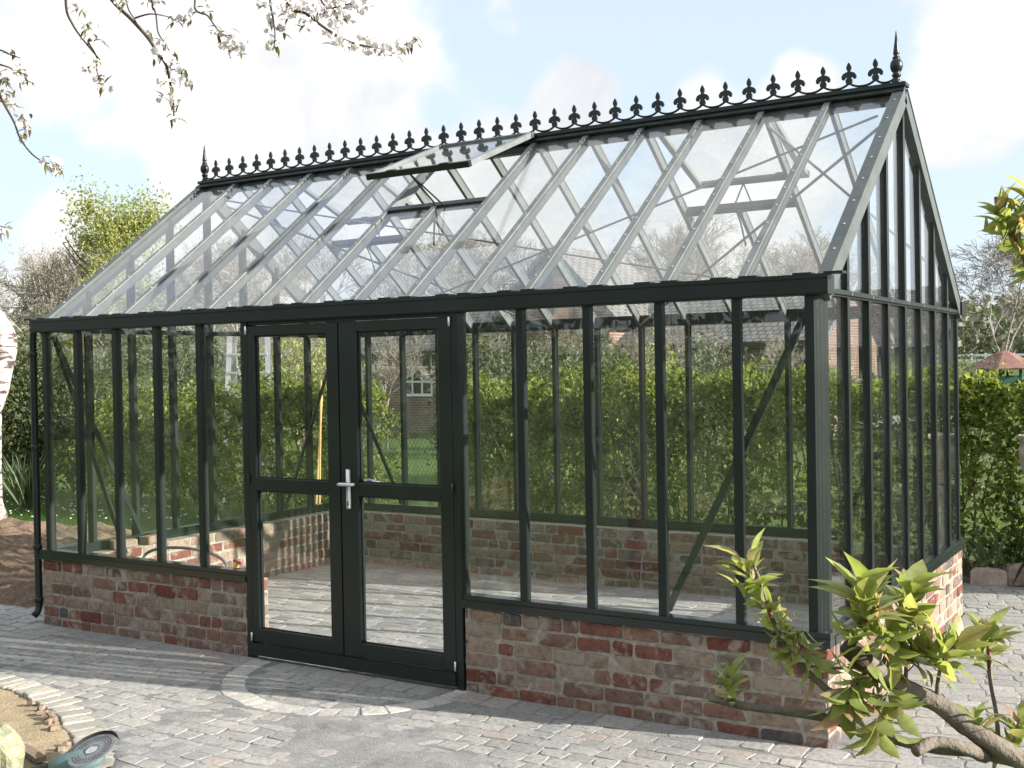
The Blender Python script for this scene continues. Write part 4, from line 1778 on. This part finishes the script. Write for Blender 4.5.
for ring, rr, nh, rad in ((0, .092, 40, .0045), (1, .079, 34, .0045), (2, .066, 28, .004)):
    for i in range(nh):
        a = 2 * pi * i / nh + ring * .09
        m.lathe([(rad, .0022), (rad, .0028)], 8, gc + (s0 * cos(a) + t0 * sin(a)) * rr, gn)
m.build('disc_holes', MT['plastic_black'], disc)
m = MB()
m.lathe([(.030, .0), (.030, .004), (.024, .007), (.012, .012), (.004, .013)], 20, gc, gn)
m.build('flange_nut', MT['steel'], disc)
m = MB()
m.lathe([(.036, .0026), (.036, .0032)], 24, gc, gn)
m.build('disc_label', MT['greenpost'], disc)
m = MB()
prev = None
for i in range(25):
    a = .55 + 2.5 * i / 24
    e = s0 * cos(a) + t0 * sin(a)
    p0, p1 = gc + e * .126 - gn * .02, gc + e * .126 + gn * .012
    q0, q1 = gc + e * .123 - gn * .02, gc + e * .123 + gn * .012
    if prev:
        m.add([prev[0], p0, p1, prev[1], prev[2], q0, q1, prev[3]], [(0, 1, 2, 3), (7, 6, 5, 4), (3, 2, 6, 7), (0, 4, 5, 1)])
    prev = (p0, p1, q0, q1)
m.build('guard', MT['plastic_black'], gr)
m = MB()
e = hub + gd * .24 - gn * .02
m.tube([e, e + V((-.08, -.05, -.01)), V((e.x - .25, e.y - .22, .02)), V((e.x - .6, e.y - .5, .0)), V((e.x - 1.2, e.y - .7, .0))], .004, 6)
m.build('cable', MT['plastic_black'], gr)
# flat piece of wood lying by the grinder
m = MB()
w0 = ground(22, 748)
m.beam(w0 + V((0, 0, .005)), w0 + V((.26, -.08, .008)), .05, .025)
tag(m.build('brick_shard', MT['brick']), 'long reddish brick shard lying beside the angle grinder', 'rubble')
# pale sack at the left edge
sc_ = ground(-9, 772)
m = MB()
vs, fs = [], []
for j in range(15):
    for i in range(28):
        th, ph = pi * j / 14, 2 * pi * i / 28
        d = V((sin(th) * cos(ph), sin(th) * sin(ph), cos(th)))
        rr = 1 + .18 * mnoise.noise(d * 2.5) + .10 * abs(mnoise.noise(d * 6)) - .05
        vs.append(V((sc_.x, sc_.y + .05, .06)) + V((d.x * .12, d.y * .10, d.z * .15)) * rr)
for j in range(14):
    for i in range(28):
        a, b = j * 28 + i, j * 28 + (i + 1) % 28
        fs.append((a, a + 28, b + 28, b))
m.add(vs, fs)
tag(m.build('crumpled_sack', MT['sack']), 'pale yellow crumpled sack on the sand at the left frame edge', 'sack')

# ------------------------------------------------------------------ foreground cherry shrub
rl = random.Random(21)
DS = 1.95
shb = empty('cherry_sapling', (1.95, -3.1, 0), 'pruned young cherry with fresh green leaves in the right foreground', 'young tree')


def path(pts, off=0):
    return [at(u, v, DS + dz + off) for u, v, dz in pts]


def smoothp(P, n=4):
    o = []
    for i in range(len(P) - 1):
        p0, p1, p2, p3 = P[max(i - 1, 0)], P[i], P[i + 1], P[min(i + 2, len(P) - 1)]
        for k in range(n):
            t = k / n
            o.append(.5 * ((2 * p1) + (p2 - p0) * t + (2 * p0 - 5 * p1 + 4 * p2 - p3) * t * t + (3 * p1 - p0 - 3 * p2 + p3) * t ** 3))
    o.append(P[-1])
    return o


PX = DS / F_PX
wood = MB()


def limb(pts, r0, r1, n=10):
    P = smoothp(pts, 5)
    k = len(P) - 1
    wood.tube(P, [(r0 + (r1 - r0) * i / k) * (1 + .06 * rl.uniform(-1, 1)) for i in range(k + 1)], n)


trunk_top = at(1105, 815, DS + .05)
limb([V((1.95, -3.1, -.05)), V((1.93, -3.12, .4)), V((1.80, -3.2, .85)), trunk_top], .032, .019)
# main cut branch
limb([trunk_top, *path([(1040, 772, 0), (1003, 750, 0), (965, 725, 0), (940, 705, 0), (905, 688, 0), (880, 672, -.01), (862, 660, -.02), (850, 648, -.02)])], .0175, .0155)
# lower branch running left along the wall foot
limb([at(1030, 766, DS), *path([(1000, 758, .02), (975, 752, .03), (930, 748, .03), (880, 735, .03), (830, 719, .03), (785, 711, .03), (745, 706, .04), (709, 698, .05)])], .0105, .0065)
limb(path([(985, 756, .02), (965, 748, -.02), (935, 742, -.03), (915, 752, -.05)]), .013, .009)
# thin twigs
limb(path([(830, 719, .03), (838, 700, .02), (825, 688, .02), (812, 676, .03), (800, 665, .03), (788, 655, .03)]), .008, .004)
for tw in ([(735, 704, .04), (731, 690, .04), (728, 675, .05)], [(755, 706, .04), (759, 698, .04)], [(900, 688, 0), (870, 668, 0), (845, 668, .02), (815, 667, .04), (793, 660, .04)],
           [(790, 658, .03), (776, 628, .04), (766, 600, .05), (758, 575, .05), (750, 560, .06)], [(853, 648, -.02), (858, 632, -.03), (862, 612, -.04), (866, 590, -.05)],
           [(880, 672, 0), (892, 640, .01), (905, 615, .02), (912, 590, .03)], [(937, 702, 0), (938, 680, -.01), (944, 658, -.02), (955, 645, -.02)], [(870, 668, 0), (850, 690, -.02), (848, 705, -.02)],
           [(998, 735, .06), (996, 712, .08), (990, 680, .10), (988, 650, .12), (987, 630, .12)], [(1012, 760, .03), (1014, 742, .04), (1018, 725, .04)], [(905, 690, 0), (893, 715, -.03), (880, 735, -.04)],
           [(905, 688, 0), (906, 668, .02), (905, 640, .04)]):
    limb(path(tw), .0042, .0022, 6)
# tall shoot outside the frame carrying the twig at the upper right
limb([V((1.93, -3.12, .4)), at(1110, 640, DS + .02), at(1085, 420, DS + .05), at(1055, 320, DS + .06), at(1030, 275, DS + .06)], .018, .006)
limb([at(1030, 275, DS + .06), at(1020, 250, DS + .06), at(1010, 228, DS + .05), at(1000, 212, DS + .05)], .0042, .002, 6)
limb([at(1013, 236, DS + .05), at(1020, 215, DS + .03), at(1032, 195, DS + .02)], .003, .002, 6)
wood.build('branches', MT['bark'], shb, True)
m = MB()
st = path([(866, 663, -.021), (850, 648, -.021), (846, 644, -.021)])
m.tube(st, [.0175, .0178, .014], 12)
m.build('cut_stub', MT['cutwood'], shb, True)
lv = MB()


def tuft(u, v, dz, n, L, du=0, dv=-1, spread=.9, start=0):
    "leaves springing round a shoot tip; (du,dv) is the shoot direction in the picture"
    p = at(u, v, DS + dz)
    ax = (cR * du - cU * dv).normalized()
    n = int(n * 2.1)
    for i in range(n):
        a = 2.4 * i + rl.uniform(-.4, .4)
        o = ax.orthogonal().normalized()
        s = o * cos(a) + ax.cross(o) * sin(a)
        t = spread * (.35 + .65 * (i + 1) / n)
        d = (ax * (1 - t * .55) + s * t + V((0, 0, .1))).normalized()
        q = p - ax * (.06 * i / n * rl.uniform(.4, 1.3)) + s * rl.uniform(.003, .012)
        l = L * rl.uniform(.45, 1.05)
        lv.leaf(q, d, (ax - d * ax.dot(d)) + V((0, 0, .3)), l, l * rl.uniform(.40, .54), rl.uniform(.0, .65), rl.uniform(.1, .6), True)


for t in ((748, 562, .06, 9, .062, -.2, -1), (757, 582, .05, 7, .055, .4, -.6), (764, 605, .05, 8, .05, -.6, -.4), (778, 632, .04, 8, .05, -.5, .2), (788, 655, .03, 10, .055, -.3, .6),
          (727, 674, .05, 9, .045, -.1, -1), (729, 690, .045, 4, .035, .3, .8), (814, 670, .03, 8, .055, .3, .5),
          (866, 592, -.05, 13, .085, .05, -1), (862, 618, -.04, 9, .075, -.5, -.5), (912, 590, .03, 12, .08, .25, -1), (905, 622, .02, 9, .075, .5, -.3), (856, 640, -.03, 8, .06, -.7, .1),
          (893, 655, .0, 9, .065, .1, .2), (920, 650, .01, 9, .065, .4, -.2), (848, 704, -.03, 11, .075, -.2, 1), (862, 690, -.02, 8, .07, -.4, .5), (880, 735, -.04, 9, .07, .1, 1), (893, 712, -.03, 8, .065, .2, .6),
          (955, 646, -.02, 10, .075, .6, -.5), (945, 665, -.01, 6, .065, .7, .1), (987, 632, .12, 10, .062, 0, -1), (989, 650, .12, 6, .06, .4, -.3), (1018, 724, .04, 9, .055, 0, -1), (1012, 745, .04, 5, .05, -.8, -.1),
          (975, 715, .0, 7, .05, -.1, -1), (1000, 210, .05, 11, .055, -.4, -1), (1008, 226, .05, 8, .055, -.8, .5), (1033, 194, .02, 9, .06, .1, -1), (1020, 248, .06, 7, .05, -.6, .5), (1022, 218, .03, 8, .06, .6, .1), (1030, 272, .06, 6, .06, -.2, .9)):
    tuft(*t)
lv.build('foliage', MT['leaf'], shb, True)
for u, v, du, dv, dz in ((866, 615, .05, -1, -.04), (905, 612, .2, -1, .02), (944, 662, .3, -1, -.02), (728, 685, 0, -1, .05), (770, 612, -.2, -1, .05), (989, 660, 0, -1, .11), (900, 690, -.2, .5, 0), (998, 208, -.2, -1, .05)):
    m = MB()
    p = at(u, v, DS + dz - .004)
    ax = (cR * du - cU * dv).normalized()
    m.tube([p - ax * .012, p, p + ax * .02], [.003, .005, .003], 7)
    m.build('bud', MT['redtwig'], shb, True)

# ------------------------------------------------------------------ blossoming cherry, upper left
rb_ = random.Random(5)
DC = 3.7
tb = at(-420, 300, DC)
ch = empty('blossom_tree', (tb.x, tb.y, 0), 'flowering cherry whose blossom twigs hang in at the upper left', 'tree')
wd, fl, yl = MB(), MB(), MB()
limbA = [V((tb.x, tb.y, -.05)), V((tb.x, tb.y, 1.6)), at(-330, -120, DC), at(-120, -190, DC), at(120, -160, DC), at(300, -90, DC)]
P = smoothp(limbA, 6)
wd.tube(P, [.09 - .075 * i / (len(P) - 1) for i in range(len(P))], 9)


def blossom(p, s):
    n = V((rb_.gauss(0, 1), rb_.gauss(0, 1), rb_.gauss(0, 1) - .3)).normalized()
    o = n.orthogonal().normalized()
    for i in range(5):
        a = 2 * pi * i / 5
        d = o * cos(a) + n.cross(o) * sin(a)
        t = n.cross(d)
        q = p + n * s * .3
        fl.add([p, p + d * s * .55 + t * s * .4 + n * s * .25, p + d * s + n * s * .3, p + d * s * .55 - t * s * .4 + n * s * .25], [(0, 1, 2, 3)])


def spray(pts, r, clusters):
    P3 = smoothp([at(u, v, DC + rb_.uniform(-.08, .08)) for u, v in pts], 5)
    wd.tube(P3, [r * (1 - .6 * i / (len(P3) - 1)) for i in range(len(P3))], 6)
    for u, v, nb, nl, sp in clusters:
        c = at(u, v, DC + rb_.uniform(-.05, .05))
        for _ in range(nb):
            blossom(c + V((rb_.gauss(0, sp), rb_.gauss(0, sp), rb_.gauss(0, sp * .7))), rb_.uniform(.010, .016))
        for _ in range(nl):
            d = V((rb_.gauss(0, 1), rb_.gauss(0, 1), rb_.gauss(0, 1) - .5))
            yl.leaf(c + V((rb_.gauss(0, sp * .6), rb_.gauss(0, sp * .6), rb_.gauss(0, sp * .6))), d, (0, 0, 1), rb_.uniform(.025, .045), .011, .3, .4)


spray([(100, -130), (70, -40), (66, 5), (73, 25), (85, 42), (100, 60)], .006, [(88, 28, 4, 8, .016), (93, 40, 2, 5, .015), (80, 5, 3, 5, .014)])
spray([(88, 42), (97, 58), (97, 72), (103, 85)], .003, [(92, 62, 8, 5, .016), (98, 76, 6, 5, .013), (104, 86, 5, 4, .01), (88, 66, 4, 2, .01)])
spray([(60, -120), (95, -30), (112, 0), (132, 20), (148, 38), (157, 52), (166, 65), (170, 82), (173, 102), (174, 116)], .0075,
      [(158, 56, 5, 3, .014), (172, 62, 7, 6, .018), (180, 72, 7, 9, .02), (170, 82, 8, 4, .016), (188, 80, 5, 4, .012), (168, 100, 6, 3, .012), (174, 118, 7, 6, .014), (178, 104, 2, 3, .012)])
spray([(120, -60), (126, 0), (135, 20), (148, 40)], .003, [(122, 2, 3, 3, .014)])
spray([(135, 18), (150, 14), (165, 16), (175, 19)], .003, [(175, 20, 3, 5, .01), (190, 16, 5, 5, .015)])
spray([(170, -80), (152, -10), (156, 15), (158, 32), (164, 42), (170, 52)], .0035, [(155, 2, 8, 4, .015), (150, 36, 2, 3, .01), (166, 44, 5, 4, .014)])
spray([(230, -90), (195, 0), (208, 16), (218, 30), (228, 38)], .004, [(205, 8, 4, 4, .015), (218, 32, 5, 6, .012), (232, 40, 12, 4, .02), (238, 48, 12, 4, .018), (228, 46, 10, 1, .016)])
spray([(260, -90), (270, 0), (273, 18), (275, 35), (274, 48)], .004, [(272, 20, 4, 3, .012), (279, 30, 8, 3, .014), (272, 44, 7, 6, .014), (262, 2, 6, 1, .014)])
spray([(250, -100), (285, 0), (305, 13), (325, 28), (345, 40), (365, 46), (390, 48), (410, 43)], .0055,
      [(288, 3, 26, 2, .025), (300, 6, 18, 2, .02), (287, 12, 8, 3, .014), (310, 12, 9, 4, .016), (306, 26, 5, 4, .01), (328, 18, 16, 1, .018), (332, 32, 16, 2, .018), (336, 42, 10, 1, .014), (348, 46, 9, 2, .014), (372, 42, 18, 2, .02), (385, 50, 26, 2, .022), (398, 48, 16, 3, .018), (412, 42, 6, 9, .014), (366, 50, 8, 1, .012)])
spray([(300, -60), (322, 2), (340, 6), (370, -4)], .004, [(330, 8, 20, 4, .022), (345, 10, 24, 5, .024), (358, 6, 24, 4, .024), (366, 0, 14, 3, .018), (340, 0, 14, 3, .02), (322, 10, 8, 2, .016)])
spray([(-60, 40), (-20, 45), (0, 50), (12, 55), (20, 58)], .004, [(12, 54, 3, 6, .014)])
spray([(-50, 50), (-10, 62), (5, 66), (15, 70), (28, 76)], .004, [(6, 78, 4, 7, .014), (20, 72, 9, 3, .02), (28, 78, 7, 4, .015), (4, 92, 5, 5, .014)])
spray([(-40, 55), (-8, 80), (3, 102), (14, 122), (20, 138), (30, 152), (40, 160), (50, 164)], .005, [(10, 104, 2, 6, .014), (22, 116, 4, 6, .016), (26, 125, 4, 6, .014), (20, 134, 3, 4, .012), (48, 161, 4, 6, .012), (55, 168, 10, 2, .012), (60, 169, 4, 3, .01)])
spray([(-30, 190), (-10, 222), (0, 226), (12, 229)], .003, [(4, 228, 3, 5, .012)])
wd.build('branches', MT['cutwood'], ch, True)
fl.build('blossom', MT['blossom'], ch)
yl.build('foliage', MT['bronze'], ch)

# ------------------------------------------------------------------ light
SUN = V((1, .205, .365)).normalized()
el = math.asin(SUN.z)
az = math.atan2(SUN.x, SUN.y)
sd = bpy.data.lights.new('sun', 'SUN')
sd.energy = 5.0
sd.angle = radians(.5)
sd.color = (1, .95, .87)
so = bpy.data.objects.new('sun', sd)
COL.objects.link(so)
so.rotation_euler = (-SUN).to_track_quat('-Z', 'Y').to_euler()

w = bpy.data.worlds.new('World')
S.world = w
w.use_nodes = True
nt = w.node_tree
bg = nt.nodes['Background']
sky = N(nt, 'ShaderNodeTexSky', sky_type='NISHITA')
sky.sun_disc = False
sky.sun_elevation = el
sky.sun_rotation = az
sky.dust_density = 1.5
sky.air_density = 1.0
SKY = .15
bg.inputs[1].default_value = SKY
tc = N(nt, 'ShaderNodeTexCoord')
gen = tc.outputs['Generated']


def mth(op, a, b=None, c=None):
    n = N(nt, 'ShaderNodeMath', operation=op)
    for i, s in enumerate((a, b, c)):
        if s is None:
            continue
        if isinstance(s, (int, float)):
            n.inputs[i].default_value = s
        else:
            nt.links.new(s, n.inputs[i])
    return n.outputs[0]


def blob(u, v, rpx, wgt):
    d = ray(u, v).normalized()
    n = N(nt, 'ShaderNodeVectorMath', operation='DISTANCE')
    nt.links.new(gen, n.inputs[0])
    n.inputs[1].default_value = d
    mr = N(nt, 'ShaderNodeMapRange', interpolation_type='SMOOTHSTEP')
    nt.links.new(n.outputs['Value'], mr.inputs[0])
    mr.inputs[1].default_value = 0
    mr.inputs[2].default_value = rpx / F_PX
    mr.inputs[3].default_value = wgt
    mr.inputs[4].default_value = 0
    return mr.outputs[0]


n1 = noise(nt, 5.5, 9, .56, gen, .3)
acc = mth('MULTIPLY_ADD', n1, .95, .08)
for bl in ((640, 60, 230, -.30), (480, 40, 130, -.16), (820, 40, 130, -.24), (430, 120, 60, -.14), (115, 75, 60, -.18), (60, 185, 120, -.16), (150, 195, 70, -.12), (1000, 215, 130, -.20), (930, 60, 60, -.08),
           (290, 120, 190, .34), (70, 60, 110, .15), (60, 215, 60, .22), (585, 98, 75, .34), (700, 95, 70, .24), (800, 82, 70, .30), (515, 20, 60, .12), (400, 95, 55, -.16), (560, 10, 120, .12), (985, 95, 100, .34), (960, 20, 60, .05), (700, 200, 250, .12), (380, 70, 60, .1)):
    acc = mth('ADD', acc, blob(*bl))
mr = N(nt, 'ShaderNodeMapRange', interpolation_type='SMOOTHSTEP')
nt.links.new(acc, mr.inputs[0])
mr.inputs[1].default_value = .46
mr.inputs[2].default_value = .60
shade = ramp(nt, noise(nt, 5, 8, .6, gen, .4), [(.3, (2.15, 2.22, 2.36)), (.55, (2.95, 2.95, 2.95))])
hz = N(nt, 'ShaderNodeSeparateXYZ')
nt.links.new(gen, hz.inputs[0])
# blue part: Nishita lifted by thin high haze
blue = mixc(nt, .82, sky.outputs[0], (2.0, 2.32, 2.78))
cl = mixc(nt, mr.outputs[0], blue, shade)
nt.links.new(cl, bg.inputs[0])

S.view_settings.view_transform = 'Standard'
S.view_settings.look = 'None'
S.view_settings.gamma = 1
S.view_settings.exposure = 1.34
S.render.engine = 'CYCLES'
S.cycles.max_bounces = 8
S.cycles.transparent_max_bounces = 40
S.cycles.glossy_bounces = 4
S.cycles.diffuse_bounces = 3
S.cycles.caustics_reflective = False
S.cycles.caustics_refractive = False
S.cycles.use_denoising = True
S.cycles.sample_clamp_indirect = 6
